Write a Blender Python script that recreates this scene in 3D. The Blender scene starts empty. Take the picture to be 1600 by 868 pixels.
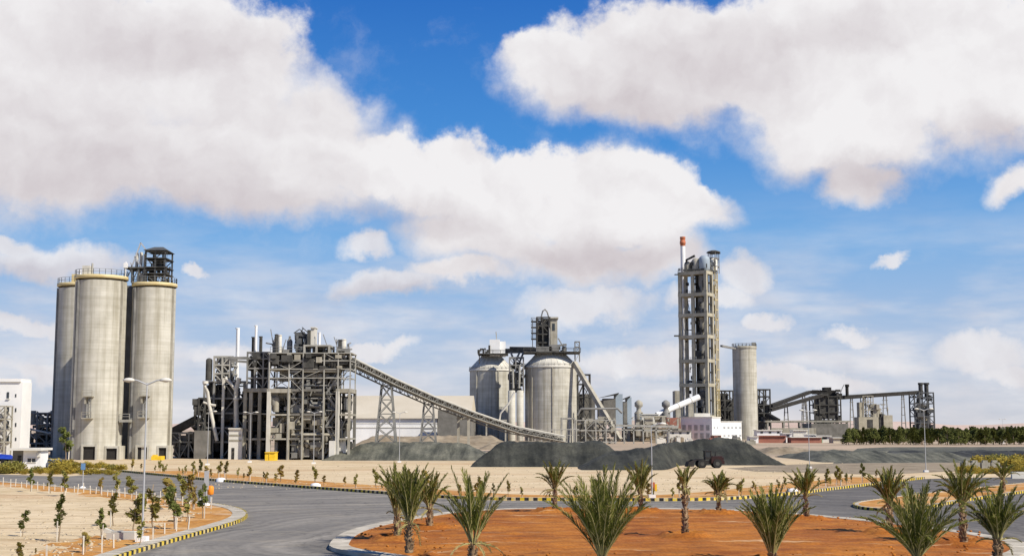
import bpy, bmesh, math, random
from mathutils import Vector, Matrix, noise as mnoise
sc = bpy.context.scene
COL = sc.collection
R = math.radians

# ---------------------------------------------------------------- camera
HC, FPX = 6.0, 2000.0                     # eye height (m), focal length in photograph pixels
TH = math.atan(230.0 / FPX)               # tilted up: the horizon sits low in the frame
CT, ST = math.cos(TH), math.sin(TH)
cd = bpy.data.cameras.new('camera'); cam = bpy.data.objects.new('camera', cd); COL.objects.link(cam)
cam.location = (0, 0, HC); cam.rotation_euler = (math.pi / 2 + TH, 0, 0)
cd.sensor_width = 36; cd.lens = FPX / 1600 * 36; cd.clip_start = 0.5; cd.clip_end = 20000
sc.camera = cam

# ---------------------------------------------------------------- sun, exposure
AZ, EL = R(55), R(43)                     # sun to the right, a little behind the viewer
SUN = Vector((math.sin(AZ) * math.cos(EL), -math.cos(AZ) * math.cos(EL), math.sin(EL)))
ld = bpy.data.lights.new('sun', 'SUN'); ld.energy = 5.0; ld.angle = R(0.5); ld.color = (1.0, 0.925, 0.80)
so = bpy.data.objects.new('sun', ld); COL.objects.link(so)
so.rotation_euler = SUN.to_track_quat('Z', 'Y').to_euler(); so.location = (40, -20, 60)
vs = sc.view_settings
vs.view_transform = 'Standard'; vs.look = 'None'; vs.gamma = 1; vs.exposure = 0.28; vs.use_curve_mapping = False
sc.cycles.max_bounces = 6; sc.cycles.diffuse_bounces = 3; sc.cycles.glossy_bounces = 2
sc.cycles.transparent_max_bounces = 6; sc.cycles.use_denoising = True

# pixel of the photograph <-> place in the world
def ray(px, py):
    u = (px - 800) / FPX; v = (434 - py) / FPX
    return u, CT - v * ST, ST + v * CT
def G(px, py, z=0.0):
    rx, ry, rz = ray(px, py); t = (z - HC) / rz
    return Vector((rx * t, ry * t, z))
def P(px, py, d):
    rx, ry, rz = ray(px, py); t = d / ry
    return Vector((rx * t, d, HC + rz * t))
def GD(py): return G(800, py).y

# ---------------------------------------------------------------- world: sky and clouds
def build_world():
    w = bpy.data.worlds.new('World'); sc.world = w; w.use_nodes = True
    nt = w.node_tree; nt.nodes.clear(); N = nt.nodes.new; L = nt.links.new
    def sock(x, s):
        if hasattr(x, 'is_linked'): L(x, s)
        else: s.default_value = x
    def M(op, a, b=None, c=None, clamp=False):
        n = N('ShaderNodeMath'); n.operation = op; n.use_clamp = clamp
        for i, x in enumerate((a, b, c)):
            if x is not None: sock(x, n.inputs[i])
        return n.outputs[0]
    def mixc(f, a, b, mode='MIX'):
        n = N('ShaderNodeMix'); n.data_type = 'RGBA'; n.blend_type = mode
        sock(f, n.inputs[0]); sock(a, n.inputs[6]); sock(b, n.inputs[7]); return n.outputs[2]
    def smooth(x, a, b, lo=0.0, hi=1.0):
        n = N('ShaderNodeMapRange'); n.interpolation_type = 'SMOOTHSTEP'
        sock(x, n.inputs[0]); n.inputs[1].default_value = a; n.inputs[2].default_value = b
        n.inputs[3].default_value = lo; n.inputs[4].default_value = hi; return n.outputs[0]
    def noise(vec, scale, detail=6, rough=.55, dist=0.0):
        n = N('ShaderNodeTexNoise'); n.inputs['Scale'].default_value = scale; n.inputs['Detail'].default_value = detail
        n.inputs['Roughness'].default_value = rough; n.inputs['Distortion'].default_value = dist; L(vec, n.inputs['Vector']); return n.outputs['Fac']
    tc = N('ShaderNodeTexCoord'); D = tc.outputs['Generated']
    sx = N('ShaderNodeSeparateXYZ'); L(D, sx.inputs[0])
    az = M('ARCTAN2', sx.outputs[0], sx.outputs[1]); el = M('ARCSINE', sx.outputs[2])
    cb = N('ShaderNodeCombineXYZ'); L(az, cb.inputs[0]); L(el, cb.inputs[1]); AE = cb.outputs[0]
    # domain warp so that cloud outlines are ragged
    nw = N('ShaderNodeTexNoise'); nw.inputs['Scale'].default_value = 9; nw.inputs['Detail'].default_value = 7; nw.inputs['Roughness'].default_value = .62
    L(AE, nw.inputs['Vector'])
    vm = N('ShaderNodeVectorMath'); vm.operation = 'SUBTRACT'; L(nw.outputs['Color'], vm.inputs[0]); vm.inputs[1].default_value = (.5, .5, .5)
    v2 = N('ShaderNodeVectorMath'); v2.operation = 'SCALE'; L(vm.outputs[0], v2.inputs[0]); v2.inputs['Scale'].default_value = .075
    v3 = N('ShaderNodeVectorMath'); v3.operation = 'ADD'; L(AE, v3.inputs[0]); L(v2.outputs[0], v3.inputs[1]); W = v3.outputs[0]
    def blob(b, vec):
        px, py, rx, ry, rot = b
        rr = ray(px, py); a = math.atan2(rr[0], rr[1]); e = math.asin(rr[2] / math.sqrt(sum(q * q for q in rr)))
        m = N('ShaderNodeMapping'); m.vector_type = 'TEXTURE'; L(vec, m.inputs[0])
        m.inputs['Location'].default_value = (a, e, 0); m.inputs['Rotation'].default_value = (0, 0, R(rot))
        m.inputs['Scale'].default_value = (rx / FPX, ry / FPX, 1)
        ln = N('ShaderNodeVectorMath'); ln.operation = 'LENGTH'; L(m.outputs[0], ln.inputs[0])
        return M('SUBTRACT', 1.0, ln.outputs['Value'])
    def field(bl, vec, k=.15):
        f = None
        for b in bl:
            x = blob(b, vec); f = x if f is None else M('SMOOTH_MAX', f, x, k)
        return f
    BIG = [(60, 150, 430, 200, 0), (330, 120, 240, 170, -25), (460, 210, 170, 120, -20), (520, 180, 100, 80, -30), (350, 235, 200, 90, 0), (560, 260, 120, 85, 0), (150, 270, 330, 75, 0),
           (380, 300, 280, 62, -5), (700, 290, 170, 80, 0), (800, 310, 200, 82, 5), (960, 290, 130, 84, 0), (1075, 326, 95, 42, -8),
           (760, 375, 190, 66, -6), (900, 410, 190, 62, -4), (1010, 410, 130, 52, 0), (950, 350, 170, 70, 0), (720, 430, 120, 30, 0),
           (880, 110, 125, 85, 0), (1050, 90, 240, 120, 0), (1350, 90, 330, 150, 0), (1330, 205, 170, 95, -5), (1540, 130, 240, 140, 0),
           (1345, 290, 60, 50, 0), (1000, 150, 180, 52, -3), (1590, 300, 55, 32, 15)]
    SMALL = [(1160, 430, 68, 46, 0), (1110, 470, 90, 28, 0), (1180, 506, 55, 24, 8), (1390, 415, 38, 14, 12), (1320, 516, 64, 21, 4),
             (1540, 545, 110, 38, -2), (1590, 575, 90, 26, 0), (610, 450, 140, 32, 5), (565, 396, 60, 30, 0), (920, 480, 160, 40, 3),
             (85, 405, 150, 36, -3), (20, 375, 50, 26, 0), (40, 500, 120, 26, 0), (590, 540, 90, 18, 0), (1000, 555, 190, 40, 0),
             (300, 432, 36, 13, 0), (1250, 590, 170, 25, 0), (420, 560, 200, 26, 0), (90, 570, 160, 30, 0)]
    n1 = noise(AE, 26, 8, .6)
    fb = field(BIG, W)
    fs = field(SMALL, W, .1)
    nn = M('MULTIPLY', M('SUBTRACT', n1, .5), .8)
    sw = N('ShaderNodeSeparateXYZ'); L(W, sw.inputs[0])
    def underside(line):                                        # height of a bank's base as a function of bearing
        r = N('ShaderNodeValToRGB'); L(M('MULTIPLY_ADD', sw.outputs[0], 1.0, .5), r.inputs[0]); e = r.color_ramp.elements
        while len(e) < len(line): e.new(.5)
        for q, (px, py) in zip(e, line):
            rr = ray(px, py); q.position = math.atan2(rr[0], rr[1]) + .5; v = math.asin(rr[2] / math.sqrt(sum(t * t for t in rr))); q.color = (v, v, v, 1)
        return M('SUBTRACT', sw.outputs[1], r.outputs[0])       # > 0 above the base
    ha = underside([(0, 325), (150, 348), (300, 352), (450, 340), (560, 368), (700, 405), (770, 430), (1040, 452), (1165, 335)])
    hb = underside([(770, 180), (900, 195), (1040, 205), (1180, 240), (1240, 290), (1330, 335), (1450, 290), (1600, 262)])
    low = M('MAXIMUM', smooth(ha, .062, .004), M('MULTIPLY', smooth(hb, .060, .004), smooth(hb, -.022, -.006)))   # 1 on the undersides of the banks
    nd = N('ShaderNodeMapRange'); nd.interpolation_type = 'SMOOTHSTEP'; L(M('ADD', fb, nn), nd.inputs[0]); L(M('MULTIPLY_ADD', low, -.10, .0), nd.inputs[1]); L(M('MULTIPLY_ADD', low, .38, .26), nd.inputs[2]); db = nd.outputs[0]
    ds = smooth(M('ADD', fs, nn), .0, .62, 0, .86)
    # wispy veil low over the horizon
    cw = N('ShaderNodeMapping'); L(AE, cw.inputs[0]); cw.inputs['Scale'].default_value = (5, 20, 1)
    veil = M('MULTIPLY', smooth(noise(cw.outputs[0], 1.6, 7, .55), .36, .70), smooth(el, .20, .03, 0, .85))
    wisp = M('MULTIPLY', smooth(noise(W, 13, 7, .6), .52, .82), smooth(el, .05, .16, 0, .28))
    dens = M('MAXIMUM', M('MAXIMUM', db, ds), M('MAXIMUM', veil, wisp))
    # cloud radiance: bright billows, soft pinkish-grey thick parts
    SH = [(140, 250, 380, 90, 0), (330, 320, 300, 50, -4), (250, 60, 260, 60, 0), (1080, 90, 240, 90, 0), (1010, 160, 200, 50, 0), (1300, 60, 200, 50, 0),
          (930, 410, 240, 45, 0), (620, 345, 160, 36, 0), (1350, 280, 130, 40, 0), (1540, 220, 110, 36, 0), (60, 420, 160, 22, 0), (620, 465, 140, 18, 0)]
    shade = smooth(field(SH, W, .3), -.35, .9)
    off = N('ShaderNodeVectorMath'); off.operation = 'ADD'; L(W, off.inputs[0]); off.inputs[1].default_value = (.010, .012, 0)
    rel = M('SUBTRACT', noise(W, 15, 5, .52), noise(off.outputs[0], 15, 5, .52))
    bright = M('ADD', M('ADD', M('MULTIPLY_ADD', shade, -.60, .98), M('MULTIPLY', rel, 1.5)), M('MULTIPLY', low, -.26), clamp=True)
    ccol = mixc(bright, (6.0, 5.5, 5.75, 1), (8.6, 8.45, 8.55, 1))
    # clear sky
    sky = N('ShaderNodeTexSky'); sky.sky_type = 'NISHITA'; sky.sun_disc = False
    sky.sun_elevation = EL; sky.sun_rotation = math.atan2(SUN.x, SUN.y); sky.altitude = 800
    sky.air_density = 1.0; sky.dust_density = .6; sky.ozone_density = 2.2
    hs = N('ShaderNodeHueSaturation'); L(sky.outputs[0], hs.inputs['Color']); hs.inputs['Saturation'].default_value = 1.18; hs.inputs['Value'].default_value = .92
    rp = N('ShaderNodeValToRGB'); L(M('MULTIPLY', el, 1 / 1.6), rp.inputs[0]); er = rp.color_ramp.elements   # colour of clear air by height
    SKYC = [(0, (.64, .66, .75)), (.06, (.46, .58, .80)), (.14, (.21, .46, .83)), (.22, (.064, .29, .74)), (.33, (.024, .17, .60)), (.7, (.012, .10, .38)), (1.5, (.01, .07, .28))]
    while len(er) < len(SKYC): er.new(.5)
    for e_, (p_, c_) in zip(er, SKYC): e_.position = p_ / 1.6; e_.color = (*c_, 1)
    sc9 = N('ShaderNodeVectorMath'); sc9.operation = 'SCALE'; L(rp.outputs[0], sc9.inputs[0]); sc9.inputs['Scale'].default_value = 9.2
    base = mixc(.88, hs.outputs[0], sc9.outputs[0])
    out = mixc(dens, base, ccol)
    bg = N('ShaderNodeBackground'); bg.inputs['Strength'].default_value = .085; L(out, bg.inputs['Color'])
    o = N('ShaderNodeOutputWorld'); L(bg.outputs[0], o.inputs['Surface'])
build_world()

# ---------------------------------------------------------------- materials
MATS = {}
def mat(name, c1, c2=None, scale=1.0, rough=.85, detail=5, stretch=(1, 1, 1), lo=.35, hi=.65, bump=0, metal=0, spec=.3, extra=None):
    if name in MATS: return MATS[name]
    m = bpy.data.materials.new(name); m.use_nodes = True; nt = m.node_tree
    b = nt.nodes['Principled BSDF']; b.inputs['Roughness'].default_value = rough; b.inputs['Metallic'].default_value = metal
    b.inputs['Specular IOR Level'].default_value = spec
    tc = nt.nodes.new('ShaderNodeTexCoord'); mp = nt.nodes.new('ShaderNodeMapping'); nt.links.new(tc.outputs['Object'], mp.inputs[0])
    mp.inputs['Scale'].default_value = stretch
    nz = nt.nodes.new('ShaderNodeTexNoise'); nz.inputs['Scale'].default_value = scale; nz.inputs['Detail'].default_value = detail; nz.inputs['Roughness'].default_value = .62
    nt.links.new(mp.outputs[0], nz.inputs['Vector'])
    rp = nt.nodes.new('ShaderNodeValToRGB'); rp.color_ramp.elements[0].position = lo; rp.color_ramp.elements[1].position = hi
    rp.color_ramp.elements[0].color = (*c1, 1); rp.color_ramp.elements[1].color = (*(c2 or [x * 1.25 for x in c1]), 1)
    nt.links.new(nz.outputs['Fac'], rp.inputs[0]); col = rp.outputs[0]
    if extra: col = extra(nt, tc, nz, col)
    nt.links.new(col, b.inputs['Base Color'])
    if bump:
        bn = nt.nodes.new('ShaderNodeBump'); bn.inputs['Strength'].default_value = bump; bn.inputs['Distance'].default_value = .3
        nt.links.new(nz.outputs['Fac'], bn.inputs['Height']); nt.links.new(bn.outputs[0], b.inputs['Normal'])
    MATS[name] = m; return m
def nmix(nt, f, a, b, mode='MIX'):
    n = nt.nodes.new('ShaderNodeMix'); n.data_type = 'RGBA'; n.blend_type = mode
    for x, s in ((f, n.inputs[0]), (a, n.inputs[6]), (b, n.inputs[7])):
        if hasattr(x, 'is_linked'): nt.links.new(x, s)
        else: s.default_value = x
    return n.outputs[2]
def nnoise(nt, vec, scale, detail=4, stretch=None, rough=.6):
    if stretch:
        mp = nt.nodes.new('ShaderNodeMapping'); mp.inputs['Scale'].default_value = stretch; nt.links.new(vec, mp.inputs[0]); vec = mp.outputs[0]
    n = nt.nodes.new('ShaderNodeTexNoise'); n.inputs['Scale'].default_value = scale; n.inputs['Detail'].default_value = detail; n.inputs['Roughness'].default_value = rough
    nt.links.new(vec, n.inputs['Vector']); return n.outputs['Fac']
def nramp(nt, x, a, b, ca=(0, 0, 0, 1), cb=(1, 1, 1, 1)):
    r = nt.nodes.new('ShaderNodeValToRGB'); r.color_ramp.elements[0].position = a; r.color_ramp.elements[1].position = b
    r.color_ramp.elements[0].color = ca; r.color_ramp.elements[1].color = cb; nt.links.new(x, r.inputs[0]); return r.outputs[0]

def pours(h, jit=.1):
    def ex(nt, tc, nz, col):                                   # slip-form rings and rain streaks cast into the concrete
        o = tc.outputs['Object']
        band = nnoise(nt, o, 1.0, 3, (.02, .02, h), .8)
        col = nmix(nt, nramp(nt, band, .38, .6), col, (.27, .25, .20, 1)) if False else nmix(nt, 1.0, col, nramp(nt, band, .35, .65, (.86, .85, .82, 1), (1.04, 1.04, 1.04, 1)), 'MULTIPLY')
        st = nnoise(nt, o, 1.0, 4, (.9, .9, .035), .65)
        return nmix(nt, 1.0, col, nramp(nt, st, .34, .56, (.70, .68, .63, 1), (1, 1, 1, 1)), 'MULTIPLY')
    return ex
CONC = mat('silo_concrete', (.435, .42, .365), (.56, .545, .485), .25, .9, extra=pours(.9))
CONC2 = mat('weathered_concrete', (.32, .30, .25), (.44, .42, .36), .3, .9, extra=pours(.5))
CONCL = mat('pale_concrete', (.50, .48, .42), (.60, .58, .52), .4, .9)
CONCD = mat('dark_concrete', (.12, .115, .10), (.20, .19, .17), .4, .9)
CONCT = mat('tower_concrete', (.31, .285, .215), (.44, .41, .32), .3, .9)
STEEL = mat('galvanised_steel', (.26, .255, .225), (.42, .41, .37), .5, .7, spec=.2)
DSTEEL = mat('dark_steel', (.040, .040, .038), (.10, .098, .09), .6, .85, spec=.1)
MSTEEL = mat('grey_steel', (.16, .16, .15), (.27, .265, .25), .5, .75, spec=.15)
FSTEEL = mat('weathered_grey_steel', (.06, .065, .07), (.115, .118, .12), .3, .85, spec=.1)
BLACKIN = mat('shade_and_plant_black', (.018, .017, .016), (.035, .033, .03), .5, .95)  # shade inside frames and openings put into colour; also dark plant parts
WHITE = mat('white_paint', (.70, .70, .69), (.80, .80, .79), .2, .6)
OFFW = mat('dusty_white_paint', (.58, .56, .50), (.70, .68, .62), .2, .7)
BEIGE = mat('beige_sheeting', (.50, .44, .33), (.58, .52, .41), .05, .7, stretch=(1, 1, .2))
RAILY = mat('railing_paint', (.52, .42, .20), (.62, .52, .30), .5, .6)
YEL = mat('yellow_paint', (.70, .45, .02), (.80, .55, .04), 1, .55)
BLK = mat('black_paint', (.015, .015, .015), (.16, .14, .11), 1.7, .8, detail=8, lo=.46, hi=.72)
KYEL = mat('kerb_yellow_paint', (.66, .48, .03), (.56, .47, .30), 1.6, .7, detail=8, lo=.46, hi=.62)
REDW = mat('red_oxide_paint', (.26, .10, .07), (.34, .15, .11), .3, .8)
REDB = mat('warning_red_paint', (.40, .11, .05), (.50, .18, .09), 1, .6)
GLASS = mat('dark_window_glass', (.02, .025, .03), (.04, .05, .06), 1, .12, spec=.6)
BLUE = mat('blue_tarpaulin', (.01, .03, .28), (.03, .08, .42), .8, .5)
SIGNB = mat('sign_blue', (.10, .22, .42), (.14, .27, .46), 1, .5)
ORNG = mat('orange_plastic', (.80, .24, .02), (.85, .30, .03), 1, .5)
RUBBER = mat('tyre_rubber', (.015, .015, .015), (.03, .03, .03), 2, .9)
BLUEG = mat('blue_grey_sheeting', (.28, .34, .40), (.36, .42, .47), .1, .55)
KERBC = mat('kerb_concrete', (.36, .32, .25), (.58, .53, .44), .8, .9, detail=8)
GALV = mat('lamp_post_grey', (.40, .41, .42), (.50, .51, .52), .5, .5, metal=.2)

# ---------------------------------------------------------------- mesh builder
class MB:
    def __init__(s): s.v = []; s.f = []; s.m = []; s.sm = []; s.mi = 0; s.T = None
    def add(s, vs, fs, smooth=False):
        b = len(s.v)
        if s.T is not None: vs = [s.T @ Vector(v) for v in vs]
        s.v += [tuple(v) for v in vs]
        for f in fs: s.f.append([b + i for i in f]); s.m.append(s.mi); s.sm.append(smooth)
    def box(s, a, b):
        (x0, y0, z0), (x1, y1, z1) = a, b
        x0, x1 = min(x0, x1), max(x0, x1); y0, y1 = min(y0, y1), max(y0, y1); z0, z1 = min(z0, z1), max(z0, z1)
        s.add([(x0, y0, z0), (x1, y0, z0), (x1, y1, z0), (x0, y1, z0), (x0, y0, z1), (x1, y0, z1), (x1, y1, z1), (x0, y1, z1)],
              [(0, 3, 2, 1), (4, 5, 6, 7), (0, 1, 5, 4), (1, 2, 6, 5), (2, 3, 7, 6), (3, 0, 4, 7)]); return s
    def bar(s, p, q, w, h=None):
        p, q = Vector(p), Vector(q); d = q - p
        if d.length < 1e-6: return s
        d.normalize(); up = Vector((0, 0, 1)) if abs(d.z) < .95 else Vector((0, 1, 0))
        a = d.cross(up).normalized(); c = a.cross(d).normalized(); h = h or w; a = a * w / 2; c = c * h / 2
        vs = [p - a - c, p + a - c, p + a + c, p - a + c, q - a - c, q + a - c, q + a + c, q - a + c]
        s.add(vs, [(0, 3, 2, 1), (4, 5, 6, 7), (0, 1, 5, 4), (1, 2, 6, 5), (2, 3, 7, 6), (3, 0, 4, 7)]); return s
    def lathe(s, c, prof, n=24, caps=True):
        c = Vector(c); vs = []; fs = []
        for r, z in prof:
            for k in range(n):
                t = 2 * math.pi * k / n; vs.append((c.x + r * math.cos(t), c.y + r * math.sin(t), c.z + z))
        for i in range(len(prof) - 1):
            for k in range(n): fs.append((i * n + k, i * n + (k + 1) % n, (i + 1) * n + (k + 1) % n, (i + 1) * n + k))
        s.add(vs, fs, True)
        if caps:
            b = len(prof) - 1
            if prof[0][0] > 1e-3: s.add([vs[k] for k in range(n)][::-1], [tuple(range(n))])
            if prof[b][0] > 1e-3: s.add([vs[b * n + k] for k in range(n)], [tuple(range(n))])
        return s
    def cyl(s, c, r, h, n=20, r2=None): return s.lathe(c, [(r, 0), (r if r2 is None else r2, h)], n)
    def tube(s, pts, r, n=10, r1=None):
        pts = [Vector(p) for p in pts]; rings = []; vs = []; fs = []
        for i, p in enumerate(pts):
            d = (pts[min(i + 1, len(pts) - 1)] - pts[max(i - 1, 0)]).normalized()
            up = Vector((0, 0, 1)) if abs(d.z) < .95 else Vector((0, 1, 0))
            a = d.cross(up).normalized(); c = a.cross(d)
            rr = r if r1 is None else r + (r1 - r) * i / (len(pts) - 1)
            for k in range(n):
                t = 2 * math.pi * k / n; vs.append(p + a * rr * math.cos(t) + c * rr * math.sin(t))
        for i in range(len(pts) - 1):
            for k in range(n): fs.append((i * n + k, i * n + (k + 1) % n, (i + 1) * n + (k + 1) % n, (i + 1) * n + k))
        s.add(vs, fs, True); s.add(vs[:n][::-1], [tuple(range(n))]); s.add(vs[-n:], [tuple(range(n))]); return s
    def sphere(s, c, r, n=16, sz=1.0):
        return s.lathe(c, [(r * math.cos(t) if abs(t) < 1.57 else 0, r * sz * math.sin(t)) for t in [(-.5 + i / 10) * math.pi for i in range(11)]], n, False)
    def frame(s, xs, ys, zs, w=.4, wb=None, brace=0, rnd=None):     # columns on the outline, beams at each level, some bracing
        wb = wb or w * .8
        for x in xs:
            for y in ys: s.bar((x, y, zs[0]), (x, y, zs[-1]), w)
        for z in zs[1:]:
            for y in ys: s.bar((xs[0] - w / 2, y, z), (xs[-1] + w / 2, y, z), wb * .97)
            for x in xs: s.bar((x, ys[0], z - .01), (x, ys[-1], z - .01), wb)
        if brace:
            for y in (ys[0], ys[-1]):
                for i in range(len(xs) - 1):
                    for j in range(len(zs) - 1):
                        if rnd.random() < brace:
                            a, b = (xs[i], xs[i + 1]) if rnd.random() < .5 else (xs[i + 1], xs[i])
                            s.bar((a, y + .02, zs[j]), (b, y + .02, zs[j + 1]), wb * .6)
        return s
    def rail(s, pts, h=1.1, w=.09, step=2.2, closed=False):
        pts = [Vector(p) for p in pts]
        if closed: pts.append(pts[0])
        for a, b in zip(pts, pts[1:]):
            n = max(1, int((b - a).length / step))
            for z in (h, h * .55): s.bar(a + Vector((0, 0, z)), b + Vector((0, 0, z)), w)
            for k in range(n + 1): s.bar(a.lerp(b, k / n), a.lerp(b, k / n) + Vector((0, 0, h)), w)
        return s
    def build(s, name, mats, parent=None):
        me = bpy.data.meshes.new(name); vs = s.v
        o = bpy.data.objects.new(name, me)
        if parent is not None:
            off = parent['_o'] if '_o' in parent else (0, 0, 0)
            vs = [(x - off[0], y - off[1], z - off[2]) for x, y, z in vs]
        me.from_pydata(vs, [], s.f)
        for m in (mats if isinstance(mats, (list, tuple)) else [mats]): me.materials.append(m)
        me.polygons.foreach_set('material_index', s.m); me.polygons.foreach_set('use_smooth', s.sm); me.update()
        COL.objects.link(o)
        if parent is not None:
            o.parent = parent
            if parent.type == 'MESH': o['_o'] = tuple(off)
            else: o['_o'] = tuple(off)
        else: o['_o'] = (0.0, 0.0, 0.0)
        return o
def tag(o, label=None, cat=None, group=None, kind=None):
    for k, v in (('label', label), ('category', cat), ('group', group), ('kind', kind)):
        if v: o[k] = v
    return o
def thing(name, loc, label, cat, group=None, rz=0):
    o = bpy.data.objects.new(name, None); o.empty_display_size = .3; COL.objects.link(o)
    o.location = loc; o.rotation_euler = (0, 0, rz); o['_o'] = tuple(loc); return tag(o, label, cat, group)
def origin(o, loc):                                               # move a single mesh thing's origin to its base
    loc = Vector(loc); o.data.transform(Matrix.Translation(-loc)); o.location = loc; return o
def copy_tree(src, loc, rz=0, scale=1, label=None, group=None):
    c = src.copy(); COL.objects.link(c); c.location = loc; c.rotation_euler = (0, 0, rz); c.scale = (scale,) * 3 if not isinstance(scale, tuple) else scale
    if label: c['label'] = label
    if group: c['group'] = group
    for ch in list(src.children):
        d = ch.copy(); COL.objects.link(d); d.parent = c
        for g in list(ch.children):
            e = g.copy(); COL.objects.link(e); e.parent = d
    return c
def struct(o): return tag(o, kind='structure')
# ---------------------------------------------------------------- ground
def sand_extra(nt, tc, nz, col):
    o = tc.outputs['Object']
    big = nnoise(nt, o, .035, 6, (1, 2.2, 1)); col = nmix(nt, nramp(nt, big, .52, .68, (0, 0, 0, 1), (.75, .75, .75, 1)), col, (.50, .33, .18, 1))
    tr = nnoise(nt, o, .5, 5, (.12, 2.2, 1)); col = nmix(nt, 1.0, col, nramp(nt, tr, .50, .62, (1, 1, 1, 1), (.74, .70, .64, 1)), 'MULTIPLY')   # wheel tracks and rakings
    sp = nnoise(nt, o, .9, 5); col = nmix(nt, 1.0, col, nramp(nt, sp, .25, .55, (.82, .80, .76, 1), (1, 1, 1, 1)), 'MULTIPLY')
    s = nt.nodes.new('ShaderNodeSeparateXYZ'); nt.links.new(o, s.inputs[0])
    far = nnoise(nt, o, .012, 5, (1, 1, 1))
    yy = nt.nodes.new('ShaderNodeMapRange'); nt.links.new(s.outputs[1], yy.inputs[0]); yy.inputs[1].default_value = 205; yy.inputs[2].default_value = 260
    return nmix(nt, yy.outputs[0], col, nmix(nt, nramp(nt, far, .4, .6), (.33, .26, .18, 1), (.46, .35, .25, 1)))
SAND = mat('desert_sand', (.58, .455, .275), (.68, .55, .365), .08, .95, extra=sand_extra, bump=.25)
def soil_extra(nt, tc, nz, col):
    o = tc.outputs['Object']
    st = nnoise(nt, o, .8, 6, (.35, 1.6, 1)); col = nmix(nt, nramp(nt, st, .48, .70, (0, 0, 0, 1), (.55, .55, .55, 1)), col, (.52, .23, .05, 1))
    gr = nnoise(nt, o, 7, 4); col = nmix(nt, 1.0, col, nramp(nt, gr, .3, .6, (.60, .56, .52, 1), (1, 1, 1, 1)), 'MULTIPLY')
    dk = nnoise(nt, o, .35, 7, (.6, 1.8, 1), .7); col = nmix(nt, 1.0, col, nramp(nt, dk, .36, .56, (.66, .60, .56, 1), (1.05, 1.05, 1.05, 1)), 'MULTIPLY')
    pl = nnoise(nt, o, .5, 6, (.22, 2.4, 1)); return nmix(nt, nramp(nt, pl, .62, .70, (0, 0, 0, 1), (.7, .7, .7, 1)), col, (.60, .42, .24, 1))
SOIL = mat('orange_soil', (.31, .092, .010), (.47, .172, .020), .22, .95, extra=soil_extra, bump=.5)
def verge_extra(nt, tc, nz, col):
    o = tc.outputs['Object']; v = nnoise(nt, o, .28, 7, (.5, 1.2, 1))
    col = nmix(nt, nramp(nt, v, .52, .68), col, (.64, .50, .33, 1)); gr = nnoise(nt, o, 3, 4)
    return nmix(nt, 1.0, col, nramp(nt, gr, .3, .58, (.68, .64, .6, 1), (1, 1, 1, 1)), 'MULTIPLY')
VERGE = mat('planting_soil', (.44, .19, .035), (.58, .31, .085), .3, .95, extra=verge_extra, bump=.5)
RC = Vector((8.5, 70, 0))
def road_extra(nt, tc, nz, col):
    o = tc.outputs['Object']                                     # tyre-polished bands curl round the island
    sub = nt.nodes.new('ShaderNodeVectorMath'); sub.operation = 'SUBTRACT'; nt.links.new(o, sub.inputs[0]); sub.inputs[1].default_value = RC
    ln = nt.nodes.new('ShaderNodeVectorMath'); ln.operation = 'LENGTH'; nt.links.new(sub.outputs[0], ln.inputs[0])
    wob = nnoise(nt, o, .035, 2)
    ad = nt.nodes.new('ShaderNodeMath'); ad.operation = 'MULTIPLY_ADD'; nt.links.new(wob, ad.inputs[0]); ad.inputs[1].default_value = 16; nt.links.new(ln.outputs['Value'], ad.inputs[2])
    cx = nt.nodes.new('ShaderNodeCombineXYZ'); nt.links.new(ad.outputs[0], cx.inputs[0])
    n1 = nnoise(nt, cx.outputs[0], .42, 5); n2 = nnoise(nt, o, .06, 5)
    col = nmix(nt, 1.0, col, nramp(nt, n1, .34, .66, (.52, .52, .53, 1), (1.32, 1.29, 1.24, 1)), 'MULTIPLY')
    col = nmix(nt, 1.0, col, nramp(nt, n2, .35, .65, (.84, .84, .84, 1), (1.1, 1.09, 1.07, 1)), 'MULTIPLY')
    vo = nt.nodes.new('ShaderNodeTexVoronoi'); vo.feature = 'DISTANCE_TO_EDGE'; vo.inputs['Scale'].default_value = .16
    wv = nt.nodes.new('ShaderNodeTexNoise'); wv.inputs['Scale'].default_value = .5; wv.inputs['Detail'].default_value = 5; nt.links.new(o, wv.inputs['Vector'])
    wa = nt.nodes.new('ShaderNodeMix'); wa.data_type = 'VECTOR'; wa.inputs[0].default_value = .12; nt.links.new(o, wa.inputs[4]); sc_ = nt.nodes.new('ShaderNodeVectorMath'); sc_.operation = 'SCALE'; sc_.inputs['Scale'].default_value = 40; nt.links.new(wv.outputs['Color'], sc_.inputs[0]); nt.links.new(sc_.outputs[0], wa.inputs[5]); nt.links.new(wa.outputs[1], vo.inputs['Vector'])
    col = nmix(nt, 1.0, col, nramp(nt, vo.outputs['Distance'], .004, .014, (.62, .62, .62, 1), (1, 1, 1, 1)), 'MULTIPLY')       # cracks
    du = nnoise(nt, o, .22, 7, (1, 2.5, 1), .7); col = nmix(nt, nramp(nt, du, .52, .80, (0, 0, 0, 1), (.55, .55, .55, 1)), col, (.42, .36, .26, 1))   # blown sand
    oil = nnoise(nt, o, .9, 5, (.5, 1, 1)); col = nmix(nt, 1.0, col, nramp(nt, oil, .26, .40, (.60, .60, .61, 1), (1, 1, 1, 1)), 'MULTIPLY')
    s = nt.nodes.new('ShaderNodeSeparateXYZ'); nt.links.new(o, s.inputs[0])
    mr = nt.nodes.new('ShaderNodeMapRange'); nt.links.new(s.outputs[0], mr.inputs[0]); mr.inputs[1].default_value = 12; mr.inputs[2].default_value = 26
    return nmix(nt, mr.outputs[0], col, nmix(nt, 1.0, col, (.66, .66, .68, 1), 'MULTIPLY'))   # newer, darker surfacing on the right-hand arm
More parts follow.
